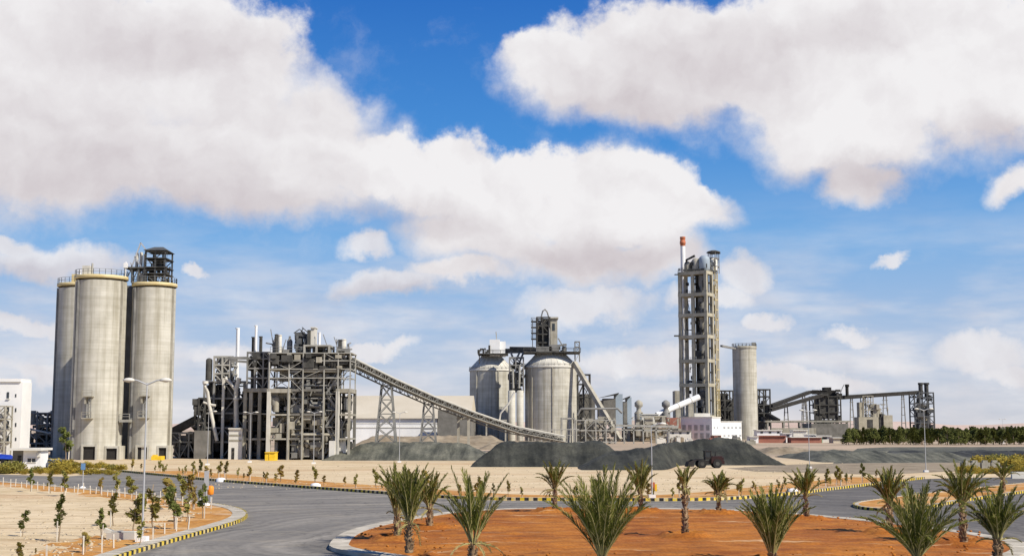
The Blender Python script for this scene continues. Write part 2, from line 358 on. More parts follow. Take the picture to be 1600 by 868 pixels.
ROAD = mat('worn_asphalt', (.185, .174, .157), (.245, .232, .210), 2.5, .85, extra=road_extra)
def heap_extra(nt, tc, nz, col):                                # stone runs down the slopes in tongues; coarse and fine loads differ
    o = tc.outputs['Object']; a = nnoise(nt, o, .8, 6, (1, .12, .25)); col = nmix(nt, 1.0, col, nramp(nt, a, .36, .64, (.50, .51, .49, 1), (1.35, 1.33, 1.25, 1)), 'MULTIPLY')
    b = nnoise(nt, o, 3.5, 5); return nmix(nt, 1.0, col, nramp(nt, b, .35, .65, (.66, .66, .66, 1), (1.2, 1.2, 1.2, 1)), 'MULTIPLY')
GRAV = mat('dark_clinker', (.024, .026, .022), (.070, .070, .058), .16, .95, detail=8, stretch=(1, 1, .5), bump=.8, extra=heap_extra)
GRAV2 = mat('grey_gravel', (.075, .078, .064), (.150, .147, .118), .18, .95, detail=8, stretch=(1, 1, .5), bump=.8, extra=heap_extra)
BROWN = mat('brown_spoil', (.20, .155, .10), (.33, .27, .19), .3, .95, detail=8, bump=.6)
HILLM = mat('far_desert', (.48, .36, .29), (.60, .47, .39), .004, .95, detail=6)

def sheet(name, pts, z, m):
    bm = bmesh.new(); vs = [bm.verts.new((p.x, p.y, z)) for p in pts]; f = bm.faces.new(vs)
    if f.normal.z < 0: f.normal_flip()
    bm.normal_update()
    if f.normal.z < 0: f.normal_flip()
    bmesh.ops.triangulate(bm, faces=bm.faces[:])
    me = bpy.data.meshes.new(name); bm.to_mesh(me); bm.free(); me.materials.append(m)
    o = bpy.data.objects.new(name, me); COL.objects.link(o); return struct(o)
def PL(*pp): return [G(x, y) for x, y in pp]

g = MB(); g.add([(-7000, -300, 0), (7000, -300, 0), (7000, 9000, 0), (-7000, 9000, 0)], [(0, 1, 2, 3)]); struct(g.build('ground', SAND))

FARK = PL((187, 736.5), (275, 745), (332, 751), (450, 760), (575, 769.5), (690, 778), (790, 781.5), (1000, 782.3), (1100, 782), (1171, 778.5),
          (1251, 771.5), (1300, 765), (1359, 758), (1400, 753), (1445, 747.5))
ROADP = [G(-330, 739), G(0, 740.5), G(100, 744), G(140, 741), G(165, 736)] + FARK + [G(1520, 745.5), G(1600, 744.5), G(1900, 741), Vector((100, 20, 0)), Vector((-60, 20, 0)), Vector((-140, 60, 0))]
sheet('road', ROADP, .004, ROAD)
sheet('entry_road', [G(140, 741), G(165, 736), G(187, 736.5), G(187, 735), G(150, 733), G(60, 727), G(-300, 722), G(-300, 725), G(60, 731)], .008, ROAD)

def offset(pts, d):
    out = []
    for i, p in enumerate(pts):
        a = pts[max(i - 1, 0)]; b = pts[min(i + 1, len(pts) - 1)]; t = (b - a).normalized(); out.append(p + Vector((-t.y, t.x, 0)) * d)
    return out
def smooth_line(pts, n=3, closed=False):
    for _ in range(n):
        q = [] if closed else [pts[0]]
        k = len(pts)
        for i in range(k if closed else k - 1):
            a, b = pts[i], pts[(i + 1) % k]; q += [a.lerp(b, .25), a.lerp(b, .75)]
        if not closed: q.append(pts[-1])
        pts = q
    return pts
def resample(pts, step):
    out = [pts[0]]; acc = 0
    for a, b in zip(pts, pts[1:]):
        L = (b - a).length; t = step - acc
        while t <= L: out.append(a.lerp(b, t / L)); t += step
        acc = L - (t - step)
    return out
def kerb(name, pts, width, h, paint=True, step=.36, near=None):
    pts = resample(pts, step); inn = offset(pts, width); mb = MB(); rnd = random.Random(name)
    for i in range(len(pts) - 1):
        a, b, c, d = pts[i], pts[i + 1], inn[i + 1], inn[i]
        hh = h + rnd.uniform(-.006, .006); up = Vector((0, 0, hh)); lip = .13
        a2, b2 = a.lerp(d, lip / width), b.lerp(c, lip / width)
        mb.mi = (1 if i % 2 else 2) if paint else 0
        mb.add([a, b, b + up, a + up], [(0, 1, 2, 3)]); mb.add([a + up, b + up, b2 + up, a2 + up], [(0, 1, 2, 3)])
        mb.mi = 0
        mb.add([a2 + up, b2 + up, c + up, d + up], [(0, 1, 2, 3)]); mb.add([d + up, c + up, c, d], [(0, 1, 2, 3)])
    return struct(mb.build(name, [KERBC, KYEL, BLK])), inn

# far kerb with a planting strip behind it
fk = smooth_line(FARK, 2)
_, fin = kerb('far_kerb', fk, .45, .24)
strip = fin + offset(fk, 8.5)[::-1]
sheet('planting_strip', strip, .016, VERGE)
# left sandy island
LI = PL((100, 902), (205, 866), (300, 838), (345, 825.5), (375, 816), (387, 809), (387, 803), (374, 796), (345, 790.5), (250, 777.5), (140, 765.5), (0, 753), (-150, 745))
LI = [Vector((-40, 22, 0)), Vector((-21, 45, 0))] + LI
LI = smooth_line(LI, 3)
_, lin = kerb('sandy_island_kerb', LI, 1.0, .2)
LIN = lin
# roundabout island
CI = PL((1600, 851), (1549, 841), (1490, 831.6), (1430, 824), (1365, 816.5), (1268, 807), (1200, 802), (1119, 798.5), (1000, 797), (900, 797), (811, 797), (779, 798), (722, 801), (679, 805.6), (614, 816), (560, 828), (532, 838), (517, 850), (512, 862))
arc = [RC + Vector((18.2 * math.cos(t), 18.6 * math.sin(t), 0)) for t in [R(a) for a in range(220, 336, 8)]]
CI = smooth_line(CI + arc + [CI[0]], 2)
_, cinn = kerb('roundabout_kerb', CI, .95, .2, paint=False)
# soil of the island: a gently mounded, lumpy surface
import numpy as np
BASINS = [(639, 861), (620, 838), (671, 823), (739, 872), (867, 798), (941, 880), (1001, 799), (1071, 838), (1123, 801), (1207, 876), (1260, 808), (1391, 832), (1434, 880), (1506, 846), (1560, 876)]
def mound(name, loop, z0, rise, mats, step=.5, edge=None, bump=.07, basins=()):
    """lumpy ground inside a kerb; within 'edge' metres of the kerb the second material (planting soil) is used"""
    lp = np.array([(p.x, p.y) for p in loop]); n = len(lp); x0, y0 = lp.min(0) - step; x1, y1 = lp.max(0) + step
    gx = np.arange(x0, x1, step); gy = np.arange(y0, y1, step); XX, YY = np.meshgrid(gx, gy, indexing='ij'); ins = np.zeros(XX.shape, bool); dist = np.full(XX.shape, 1e9)
    for i in range(n):
        a, b = lp[i], lp[i - 1]; c = (a[1] > YY) != (b[1] > YY)
        with np.errstate(divide='ignore', invalid='ignore'): ins ^= c & (XX < (b[0] - a[0]) * (YY - a[1]) / (b[1] - a[1]) + a[0])
        e = b - a; t = np.clip(((XX - a[0]) * e[0] + (YY - a[1]) * e[1]) / max(1e-9, e @ e), 0, 1)
        if (e @ e) < 9: dist = np.minimum(dist, np.hypot(XX - a[0] - t * e[0], YY - a[1] - t * e[1]))
    mb = MB(); idx = {}
    def vid(i, j):
        if (i, j) not in idx:
            x, y = gx[i], gy[j]; d = float(dist[i, j]) if ins[i, j] else 0.0; k = min(1, d)
            z = z0 + rise * min(1, d / 6) + bump * k * mnoise.noise(Vector((x * .9, y * .9, 0))) + bump * .55 * k * mnoise.noise(Vector((x * 2.7, y * 2.7, 5)))
            for b in basins:                                    # watering basins dug round the palms
                r = math.hypot(x - b.x, y - b.y)
                if r < 1.9: r *= 1 + .2 * mnoise.noise(Vector((x * 1.5, y * 1.5, 9))); z += .27 * math.exp(-((r - 1.0) / .26) ** 2) * k - (.14 * math.exp(-(r / .6) ** 2)) * k
            idx[i, j] = len(mb.v); mb.v.append((x, y, z))
        return idx[i, j]
    for i in range(len(gx) - 1):
        for j in range(len(gy) - 1):
            if ins[i, j] or ins[i + 1, j] or ins[i, j + 1] or ins[i + 1, j + 1]:
                x, y = gx[i], gy[j]; mi = 1 if edge and dist[i, j] < edge * (1 + .55 * mnoise.fractal(Vector((x * .35, y * .35, 2)), 1, 2, 3)) else 0
                mb.f.append([vid(i, j), vid(i + 1, j), vid(i + 1, j + 1), vid(i, j + 1)]); mb.m.append(mi); mb.sm.append(True)
    return struct(mb.build(name, mats))
mound('sandy_island', LIN + [Vector((-75, 150, 0)), Vector((-75, 22, 0))], .172, .03, [SAND, VERGE], .42, 3.6, .05)
mound('roundabout_soil', cinn, .185, .22, SOIL, .25, basins=[G(px, py, .38) for px, py in BASINS])
ISL_Z = .38
# small splitter island on the right
RI = PL((1700, 746), (1600, 756), (1540, 762), (1473, 769.5), (1408, 777), (1350, 785), (1334, 788), (1332, 791), (1340, 794.5), (1371, 798), (1420, 798), (1450, 794), (1480, 788), (1500, 784), (1560, 775.5), (1600, 769.5), (1700, 757))
RI = smooth_line(RI, 2)
_, rinn = kerb('splitter_kerb', RI, .4, .2)
sheet('splitter_soil', rinn, .18, VERGE)
# ground of grey gravel at the right, brown flats behind the strip
sheet('brown_flats', PL((1135, 731), (1240, 725), (1330, 723), (1500, 722), (1760, 721), (1760, 735), (1480, 736), (1380, 741), (1260, 738), (1180, 736)), .012, BROWN)
sheet('gravel_yard', PL((1385, 698), (1340, 700), (1320, 712), (1300, 724), (1760, 724), (1760, 697)), .010, GRAV2)

# far desert hills
def hills(name, y0, y1, x0, x1, h, seed, nx=240, ny=10):
    mb = MB()
    for j in range(ny + 1):
        for i in range(nx + 1):
            x = x0 + (x1 - x0) * i / nx; t = j / ny; y = y0 + (y1 - y0) * t
            p = math.sin(math.pi * t) ** .8 * (.55 + .9 * mnoise.fractal(Vector((x * .0016, y * .001, seed)), .9, 2.1, 5))
            mb.v.append((x, y, max(-.5, h * p) - .5))
    for j in range(ny):
        for i in range(nx):
            a = j * (nx + 1) + i; mb.f.append([a, a + 1, a + nx + 2, a + nx + 1]); mb.m.append(0); mb.sm.append(True)
    return struct(mb.build(name, HILLM))
hills('desert_hills', 1700, 2600, -2600, 2600, 17, 3.3)

# spoil heaps
def heap(name, px0, px1, pyb, pyc, depth, seed, m, label, group='heaps of dark stone by the plant', flat=.45, skew=0.0, crest=None, bend=0.0):
    d0 = GD(pyb); d1 = d0 + depth; a, b = G(px0, pyb), G(px1, pyb); cx = (a.x + b.x) / 2; wx = (b.x - a.x) / 2
    dc = d0 + depth * .5; h = P(0, pyc, dc).z; nx, ny = 90, 30; mb = MB()
    for j in range(ny + 1):
        for i in range(nx + 1):
            u = -1 + 2 * i / nx; w = j / ny
            x = cx + wx * u * (1 + .03 * mnoise.noise(Vector((w * 3, seed, u)))); y = d0 + depth * w
            k_ = min(1, max(0, (u + .35) / .4)); y += bend * k_ * k_ * (3 - 2 * k_)
            ex = min(1, (1 - abs(u - skew * (1 - abs(u)))) / (1 - flat)); ey = min(1, (1 - abs(2 * w - 1)) / .72)
            rise = min(ex, ey) if min(ex, ey) < .85 else .85 + (min(ex, ey) - .85) * .5
            ridge = 1 + .13 * mnoise.noise(Vector((x * .09, seed, 0))) + .10 * mnoise.noise(Vector((x * .3, y * .1, seed)))
            if crest: ridge *= crest(u)
            z = h * max(0, rise) * ridge * (1 + .16 * mnoise.fractal(Vector((x * .16, y * .16, seed * 3)), 1, 2, 4)) - .35 * rise * abs(mnoise.noise(Vector((x * .33, y * .1, seed + 7)))) + .16 * mnoise.noise(Vector((x * .7, y * .7, seed))) * rise + .14 * mnoise.noise(Vector((x * 1.6, y * .25, seed + 3))) * rise
            mb.v.append((x, y, max(-.05, z - .05)))
    for j in range(ny):
        for i in range(nx):
            q = j * (nx + 1) + i; mb.f.append([q, q + 1, q + nx + 2, q + nx + 1]); mb.m.append(0); mb.sm.append(True)
    o = mb.build(name, m); origin(o, (cx, d0 + depth / 2, 0)); return tag(o, label, 'heap', group)
heap('gravel_heap', 500, 770, 719, 689, 36, 1.0, GRAV2, 'long grey-green heap of crushed stone below the inclined conveyor', flat=.55)
heap('gravel_heap', 733, 1000, 729, 687.5, 30, 2.0, GRAV, 'dark heap in front of the two clinker silos', flat=.62)
heap('gravel_heap', 908, 1285, 734, 688, 34, 3.0, GRAV, 'largest dark heap, the black wheel loader working against it', flat=.64,
     crest=lambda u: .70 + .35 * min(1, max(0, (u + .55) / .8)), bend=21)
heap('gravel_heap', 1285, 1560, 722, 703, 40, 4.0, GRAV2, 'low grey-green bank in front of the row of bushy trees', flat=.75)
heap('gravel_heap', 1380, 1900, 720, 703, 26, 5.0, mat('shade_dark_gravel', (.022, .024, .026), (.060, .062, .062), .2, .95, detail=8, bump=.8, extra=heap_extra), 'low bank coloured dark like its shaded side, at the right edge beyond the road', flat=.85)  # shade of the bank's dark side is put into its gravel colour
heap('spoil_heap', 540, 800, 699, 679, 40, 6.0, BROWN, 'brown spoil bank behind the grey heap, at the feet of the lattice towers', flat=.7)
heap('spoil_heap', 745, 905, 702, 688, 30, 7.0, BROWN, 'brown spoil bank in front of the left clinker silo', flat=.6)
heap('spoil_heap', 1190, 1300, 709, 696, 20, 8.0, BROWN, 'sandy bank right of the largest dark heap', flat=.3)
# ---------------------------------------------------------------- helpers for the plant: pixel rectangles at a chosen distance
def X(px, d, py=660): return P(px, py, d).x
def Z(py, d): return max(0.0, P(800, py, d).z)
def SZ(n, d): return n * d / FPX * 1.0
def bx(mb, px0, px1, py0, py1, d, depth, pm=None):
    pm = pm if pm is not None else (py0 + (py1 or 680)) / 2
    z0 = 0 if py1 is None else Z(py1, d)
    if py1 is None and pm is None: pm = 660
    mb.box((X(px0, d, pm), d, z0), (X(px1, d, pm), d + depth, Z(py0, d))); return mb
def cyp(mb, px, wpx, py0, py1, d, n=20, top=0):
    r = SZ(wpx, d) / 2; z1 = Z(py0, d); z0 = 0 if py1 is None else Z(py1, d); x = X(px, d, (py0 + (py1 or 700)) / 2)
    prof = [(r, 0), (r, z1 - z0)]
    if top: prof += [(r * .75, z1 - z0 + r * .35 * top), (r * .25, z1 - z0 + r * .6 * top), (r * .001, z1 - z0 + r * .62 * top)]
    mb.lathe((x, d, z0), prof, n); return mb
def tub(mb, pts, wpx, n=10):
    d = pts[0][2]; mb.tube([P(*p) for p in pts], SZ(wpx, d) / 2, n); return mb
def brp(mb, a, b, w): mb.bar(P(*a), P(*b), w); return mb
def clutter(mb, x0, x1, y0, y1, z0, z1, n, rnd, big=2.0, pipes=True):
    for _ in range(n):
        x, y, z = rnd.uniform(x0, x1), rnd.uniform(y0, y1), rnd.uniform(z0, z1); k = rnd.random()
        if k < .35:
            a, b, c = rnd.uniform(.3, big), rnd.uniform(.3, big), rnd.uniform(.3, big * .9); mb.box((max(x0, x - a), y - b, max(z0, z - c)), (min(x1, x + a), y + b, min(z1, z + c)))
        elif k < .55:
            r = rnd.uniform(.3, big * .55); h = rnd.uniform(1, big * 2); mb.lathe((x, y, max(z0, z - h / 2)), [(r * .35, -r * .8), (r, 0), (r, min(h, max(.5, z1 - z)))], 12)
        elif k < .8:
            q = Vector((rnd.uniform(x0, x1), rnd.uniform(y0, y1), rnd.uniform(z0, z1))); mb.tube([(x, y, z), (q.x, y, z), (q.x, q.y, q.z)], rnd.uniform(.1, .3), 7)
        else:
            q = Vector((x + rnd.uniform(-4, 4), y, z + rnd.uniform(-3, 3))); q.x = min(x1, max(x0, q.x)); q.z = min(z1, max(z0, q.z)); mb.bar((x, y, z), q, .2)
    return mb
def stair_zig(mb, x0, x1, y, z0, z1, step=3.2, w=.3):
    z = z0; k = 0
    while z + step <= z1 + .1:
        a, b = (x0, x1) if k % 2 == 0 else (x1, x0)
        mb.bar((a, y, z), (b, y, z + step), w, w * 1.6); mb.bar((a, y, z + 1.1), (b, y, z + step + 1.1), .12); mb.box((x0, y - .5, z + step - .15), (x1, y + .5, z + step)); z += step; k += 1
    return mb

# ================================================================ three slip-formed silos on the left
def silo(pxc, wpx, pyt, d, label, rim=True, bracket=None, doors=(), strips=(), rail=True, pylean=700):
    x = X(pxc, d, pylean); r = SZ(wpx, d) / 2; h = Z(pyt, d); c = Vector((x, d, 0))
    t = thing('concrete_silo', (x, d, 0), label, 'silo', 'tall concrete silos at the left')
    w = MB().lathe(c, [(r, 0), (r, h - 1.0)], 72); w.build('shell', CONC, t)
    m = MB().lathe((x, d, h - 1.0), [(r + .03, .3), (r + .22, .42), (r + .22, .95), (r - .4, .95), (r - .4, .7)], 64, False); m.lathe((x, d, h - .25), [(r - .3, 0), (.01, .35)], 48, False); m.build('roof_slab', RAILY, t)
    if rail:
        rl = MB(); rl.rail([(x + (r + .1) * math.cos(a), d + (r + .1) * math.sin(a), h - .05) for a in [2 * math.pi * k / 28 for k in range(28)]], 1.0, .06, 9, True); rl.build('guard_rail', MSTEEL, t)
    # cables, ladders and downpipes running up the shaft
    for a in strips:
        p = MB(); q = Vector((x + (r + .12) * math.sin(a), d - (r + .12) * math.cos(a), 0)); p.bar(q, q + Vector((0, 0, h - 1)), .34, .3); p.build('conduit', MSTEEL if a < -.4 else CONC2, t)
    if bracket:
        for (pz0, pz1) in (bracket,):
            za, zb = Z(pz0, d - r), Z(pz1, d - r); a = bracket_ang[0]; bxx, by = x + r * math.sin(a), d - r * math.cos(a)
            pf = MB()
            for z in (za,): pf.box((bxx - .75, by - 1.3, z - .2), (bxx + 1.0, by + .3, z)); pf.rail([(bxx - .75, by - 1.25, z), (bxx + 1.0, by - 1.25, z)], 1.0, .08)
            p2 = MB(); p2.box((bxx - .75, by - 1.3, zb - .2), (bxx + 1.0, by + .3, zb)); p2.rail([(bxx - .75, by - 1.25, zb), (bxx + 1.0, by - 1.25, zb)], 1.0, .08); p2.build('lower_platform', CONC2, t)
            pf.box((bxx - .4, by - 1.0, za - 1.4), (bxx - .1, by + .2, za - .2)); pf.build('valve_platform', CONC2, t)
            ld_ = MB(); ld_.bar((bxx + .7, by - .8, zb), (bxx + .7, by - .8, za), .14); ld_.bar((bxx + .35, by - .8, zb), (bxx + .35, by - .8, za), .14)
            k = zb
            while k < za: ld_.bar((bxx + .35, by - .8, k), (bxx + .7, by - .8, k), .1); k += .6
            ld_.tube([(bxx, by - .6, zb + .4), (bxx, by - .6, zb + 2.4)], .3, 10); ld_.build('ladder', MSTEEL, t)
    for (p0, p1, py) in doors:                                    # loading openings with thick jambs
        xa, xb = X(p0, d - r, 710), X(p1, d - r, 710); zt = Z(py, d - r); yf = d - math.sqrt(max(.1, r * r - min(abs(xa - x), abs(xb - x)) ** 2)) - .35; yb = d
        f = MB(); f.box((xa - .35, yf, 0), (xa, yb, zt + .4)); f.box((xb, yf, 0), (xb + .35, yb, zt + .4)); f.box((xa, yf, zt), (xb, yb, zt + .4)); fo = f.build('doorway', CONC, t)
        dk = MB().box((xa, yf + .3, .02), (xb, yb, zt)); dk.build('door', BLACKIN, fo)  # near-black slab: the shade inside the opening as colour
    return t, c, r, h
bracket_ang = [0]
bracket_ang[0] = -.02
s1 = silo(119, 72, 444, 250, 'tall concrete silo at the back left, mostly hidden by the silo beside it', strips=(-1.0,))
s2 = silo(149, 78, 432, 231, 'foremost tall concrete silo, the middle one of the three, bare railing on top', bracket=(618, 652), doors=((130, 149, 697), (163, 180, 700)), strips=(-.75, -.66, 1.2))
s3 = silo(233.5, 66, 443, 234, 'tall concrete silo carrying the steel head house, right one of the three', bracket=(617, 651), doors=((215, 230, 698), (246, 258, 699)), strips=(-.80, -.70, 1.25))
# dark walls in the silo gaps; the front one stands in for shadow
lk = MB(); bx(lk, 184, 206, 446, None, 240, 2, 600); o = lk.build('gap_wall', CONCD); tag(o, 'narrow dark wall standing in for the shadow in the gap between the two front silos', 'wall')
lk = MB(); bx(lk, 100, 122, 442, None, 262, 2, 600); o = lk.build('gap_wall', CONCD); tag(o, 'dark wall between the rear silo and the foremost silo', 'wall')
lk = MB(); bx(lk, 186, 202, 655, 659, 229, 2, 657); lk.rail([(X(186, 229), 229.1, Z(655, 229)), (X(202, 229), 229.1, Z(655, 229))], 1, .08); tag(lk.build('walkway', STEEL), 'short steel walkway bridging the two front silos near the ground', 'walkway')
# small gear on the roofs
_, c, r, h = s2
t = thing('roof_filter', (c.x - 2.0, c.y - 2, h), 'small filter box and vent on the roof of the foremost tall silo', 'filter', 'vents on the silo roofs')
MB().box((c.x - 2.7, c.y - 2.6, h - .2), (c.x - 1.3, c.y - 1.4, h + 1.7)).build('casing', CONCL, t); MB().tube([(c.x - 1.1, c.y - 2, h - .1), (c.x - 1.1, c.y - 2, h + 2.2)], .18).build('vent_pipe', STEEL, t)
t = thing('roof_filter', (c.x + 2.6, c.y, h), 'thin white vent mast at the right of the foremost tall silo roof', 'vent', 'vents on the silo roofs')
q = MB(); q.tube([(c.x + 4.3, c.y, h - .1), (c.x + 4.3, c.y, h + 2.7)], .12); q.build('mast', WHITE, t); MB().box((c.x + 4.0, c.y - .3, h + 1.6), (c.x + 4.6, c.y + .3, h + 2.5)).build('vent_head', WHITE, t)
_, c1, r1, h1 = s1
t = thing('roof_filter', (c1.x - 1, c1.y, h1), 'pair of small vents on the roof of the rear left silo', 'vent', 'vents on the silo roofs')
MB().box((c1.x - 1.5, c1.y - 2, h1 - .2), (c1.x - .5, c1.y - 1, h1 + 1.8)).build('casing', RAILY, t); MB().tube([(c1.x + .2, c1.y - 2, h1 - .1), (c1.x + .2, c1.y - 2, h1 + 2.6)], .14).build('vent_pipe', WHITE, t)
# steel head house on the right silo
_, c, r, h = s3; d = c.y - 2.5; rnd = random.Random(11)
t = thing('head_house', (c.x, c.y, h), 'open steel head house with bins and a crane boom on top of the right-hand silo', 'head house')
xa, xm, xb = X(195, d, 440), X(227, d, 430), X(257, d, 430); zz = [h - .1, Z(427, d), Z(417, d), Z(403, d), Z(391, d)]
f = MB(); f.frame([xm, (xm + xb) / 2, xb], [d, d + 5], zz, .26, .24, .5, rnd); f.build('tower_frame', FSTEEL, t)
f = MB(); f.frame([xa, (xa * 2 + xm) / 3, (xa + 2 * xm) / 3, xm - .3], [d, d + 5], [h - .1, Z(418, d)], .24, .26, .8, rnd); f.build('deck_frame', FSTEEL, t)
f = MB()
for z in zz[1:4]: f.box((xm - .1, d - .3, z - .06), (xb + .3, d + 5.2, z + .06)); f.rail([(xm - .1, d - .35, z + .1), (xb + .45, d - .35, z + .1)], 1, .07)
f.box((xa - .2, d - .3, Z(418, d) - .1), (xm - .3, d + 5.3, Z(418, d) + .12)); f.build('deck', DSTEEL, t)
f = MB(); x0, x1, z = xm - .4, xb + .4, zz[4]; xc = (x0 + x1) / 2
f.add([(x0, d - .5, z), (x1, d - .5, z), (x1, d + 5.5, z), (x0, d + 5.5, z), (xc - .8, d + 2, z + .9), (xc + .8, d + 2, z + .9), (xc + .8, d + 3, z + .9), (xc - .8, d + 3, z + .9)],
      [(0, 1, 5, 4), (1, 2, 6, 5), (2, 3, 7, 6), (3, 0, 4, 7), (4, 5, 6, 7), (3, 2, 1, 0)]); f.build('roof', FSTEEL, t)
f = MB(); clutter(f, xm, xb, d + .6, d + 4, h, zz[3], 22, rnd, .7); f.build('machinery', DSTEEL, t)
for px, w, p0 in ((214, 5, 395), (220.5, 5, 394), (226, 4, 397)):
    q = MB(); cyp(q, px, w, p0, 418, d + 1.5); q.build('bin', CONCL, t)
f = MB()
for (a, b) in (((204, 421), (220, 379)), ((204, 410), (207, 418)), ((220, 379), (231, 394)), ((210, 400), (222, 418))): brp(f, (*a, d + .5), (*b, d + .5), .2)
brp(f, (207, 442, d + .5), (206, 421, d + .5), .3); f.build('crane_boom', GALV, t)
f = MB(); bx(f, 214, 223, 426, 444, d + .3, 2.5); f.build('fan_casing', OFFW, t)

# ================================================================ far left: office block, process rack, guard hut
t = thing('office_building', (X(0, 228), 228, 0), 'white rendered building with a tall dark stairway recess at the left edge', 'building')
d = 228; f = MB(); bx(f, -120, 33, 596, None, d, 4.5, 650); f.build('wall', WHITE, t)
f = MB(); f.box((X(-120, d, 595) - .3, d - .3, Z(596, d)), (X(33.5, d, 595), d + 4.7, Z(591, d))); f.build('parapet', WHITE, t)
for i, (p0, p1) in enumerate(((612, 622), (634, 645), (657, 668), (680, 690))):
    for a, b in ((-60, -50), (-34, -24), (-8, -1), (10.5, 14)):
        w = MB(); bx(w, a, b, p0, p1, d - .08, .3); wo = w.build('window', GLASS, t); s_ = MB(); bx(s_, a - 1, b + 1, p1, p1 + 1.2, d - .25, .24); s_.build('sill', OFFW, wo)
    w = MB(); bx(w, 23.5, 25.5, p0 + 3, p1 - 2, d - .06, .25); w.build('window', GLASS, t)
f = MB(); rnd = random.Random(3); f.frame([X(-22, 224), X(-4, 224), X(8, 224)], [224, 227], [0] + [Z(p, 224) for p in (690, 672, 654, 634)], .22, .22, .7, rnd); stair_zig(f, X(-18, 224), X(6, 224), 225, 0, Z(634, 224), 2.6)
tag(f.build('steel_stair', CONC2), 'steel stair frame in front of the white building at the left edge', 'stair')
d = 252; rnd = random.Random(21)
t = thing('process_rack', (X(76, d), d, 0), 'dark steel rack of ducts and pipes between the white building and the tall silos', 'steel rack')
f = MB(); f.frame([X(p, d) for p in (44, 58, 74, 90, 108)], [d, d + 6], [0] + [Z(p, d) for p in (692, 678, 662, 645)], .3, .28, .55, rnd); f.build('frame', MSTEEL, t)
f = MB(); clutter(f, X(45, d), X(106, d), d + .5, d + 5, 1, Z(642, d), 70, rnd, 1.1); f.build('pipework', DSTEEL, t)
f = MB(); clutter(f, X(45, d), X(106, d), d - .3, d + 2, 2, Z(645, d), 26, rnd, .8); f.build('ductwork', CONC2, t)
for p, w in ((52, 8), (82, 7)): q = MB(); cyp(q, p, w, 641, 662, d + 2); q.build('hopper', CONC2, t)
f = MB(); tub(f, [(40, 668, d - 1), (75, 676, d - 1), (112, 676, d - 1)], 3); f.build('duct', CONCL, t)

d = GD(731); t = thing('guard_hut', (X(50, d), d, 0), 'small white guard hut with a flat overhanging roof beside the entry road', 'hut')
f = MB(); bx(f, 36, 63, 703, None, d, 3, 718); f.build('wall', WHITE, t)
f = MB(); f.box((X(20, d, 702), d + .02, 0), (X(36, d, 702) - .01, d + 2.9, Z(703, d))); f.build('annex_wall', CONCD, t)
f = MB(); f.box((X(17, d, 701), d - 1.0, Z(703, d)), (X(68, d, 701), d + 3.6, Z(699.5, d))); f.build('roof', OFFW, t)
w = MB(); bx(w, 43, 55, 715.5, 721.5, d - .05, .2); wo = w.build('window', GLASS, t); q = MB(); bx(q, 42, 56, 714.6, 715.5, d - .1, .2); bx(q, 42, 56, 721.5, 722.4, d - .1, .2); bx(q, 48.6, 49.6, 715.5, 721.5, d - .1, .1); q.build('frame', OFFW, wo)
w = MB(); bx(w, 56, 62, 706, 713, d - .45, .4); w.build('air_conditioner', OFFW, t)
w = MB(); bx(w, 27, 33, 711, 731, d - .04, .3); w.build('door', BLK, t)
# covered truck behind the hut
d = GD(729) + 2; t = thing('covered_truck', (X(8, d), d, 0), 'truck load under a blue tarpaulin beside the guard hut', 'truck')
f = MB(); x0, x1 = X(-30, d), X(18, d); z0, z1 = 1.1, Z(707, d)
f.add([(x0, d, z0), (x1, d, z0), (x1, d + 2.5, z0), (x0, d + 2.5, z0), (x0, d - .1, z1 - .5), (x1, d - .1, z1 - .9), (x1, d + 2.6, z1 - .9), (x0, d + 2.6, z1 - .5), (x0, d + 1.2, z1), (x1 - .3, d + 1.2, z1 - .3)],
      [(0, 1, 5, 4), (1, 2, 6, 9, 5), (2, 3, 7, 6), (3, 0, 4, 8, 7), (4, 5, 9, 8), (8, 9, 6, 7), (3, 2, 1, 0)]); f.build('tarpaulin', BLUE, t)
f = MB().box((x0, d + .2, .75), (x1, d + 2.3, 1.08)); f.build('chassis', BLK, t)
for xx in (x0 + 1, x0 + 2.3, x1 - .9): q = MB(); q.tube([(xx, d - .02, .5), (xx, d + .33, .5)], .5, 16); q.build('wheel', RUBBER, t)

# ================================================================ raw-mill duct tower
d = 236; rnd = random.Random(5)
t = thing('duct_tower', (X(345, d), d, 0), 'dark steel tower with a forked pale duct, left of the cement mill', 'process tower')
f = MB(); f.frame([X(p, d) for p in (318, 333, 348, 366, 381)], [d, d + 8], [0] + [Z(p, d) for p in (690, 668, 645, 622, 596)], .36, .32, .35, rnd); f.build('frame', MSTEEL, t)
f = MB(); f.frame([X(p, d) for p in (333, 346, 358)], [d - .4, d + 6], [Z(p, d) for p in (596, 583, 570, 557)], .3, .28, .6, rnd); f.build('upper_frame', STEEL, t)
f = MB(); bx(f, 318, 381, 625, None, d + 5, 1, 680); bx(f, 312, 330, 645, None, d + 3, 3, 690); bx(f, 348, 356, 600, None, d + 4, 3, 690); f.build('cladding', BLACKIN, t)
f = MB(); clutter(f, X(318, d), X(380, d), d + 1, d + 6, 1, Z(595, d), 80, rnd, 1.3); f.build('pipework', DSTEEL, t)
f = MB(); clutter(f, X(330, d), X(360, d), d, d + 5, Z(596, d), Z(556, d), 40, rnd, .8); f.build('machinery', MSTEEL, t)
f = MB(); cyp(f, 326.5, 10, 562, 594, d, 20, 1); f.build('filter_vessel', DSTEEL, t)
f = MB(); f.frame([X(310, d - 2), X(320, d - 2)], [d - 2, d + 3], [0] + [Z(p, d) for p in (700, 680, 660, 640, 622)], .28, .28, .8, rnd); clutter(f, X(303, d), X(322, d), d - 2, d + 2, 1, Z(622, d), 40, rnd, .9); f.build('side_rack', DSTEEL, t)
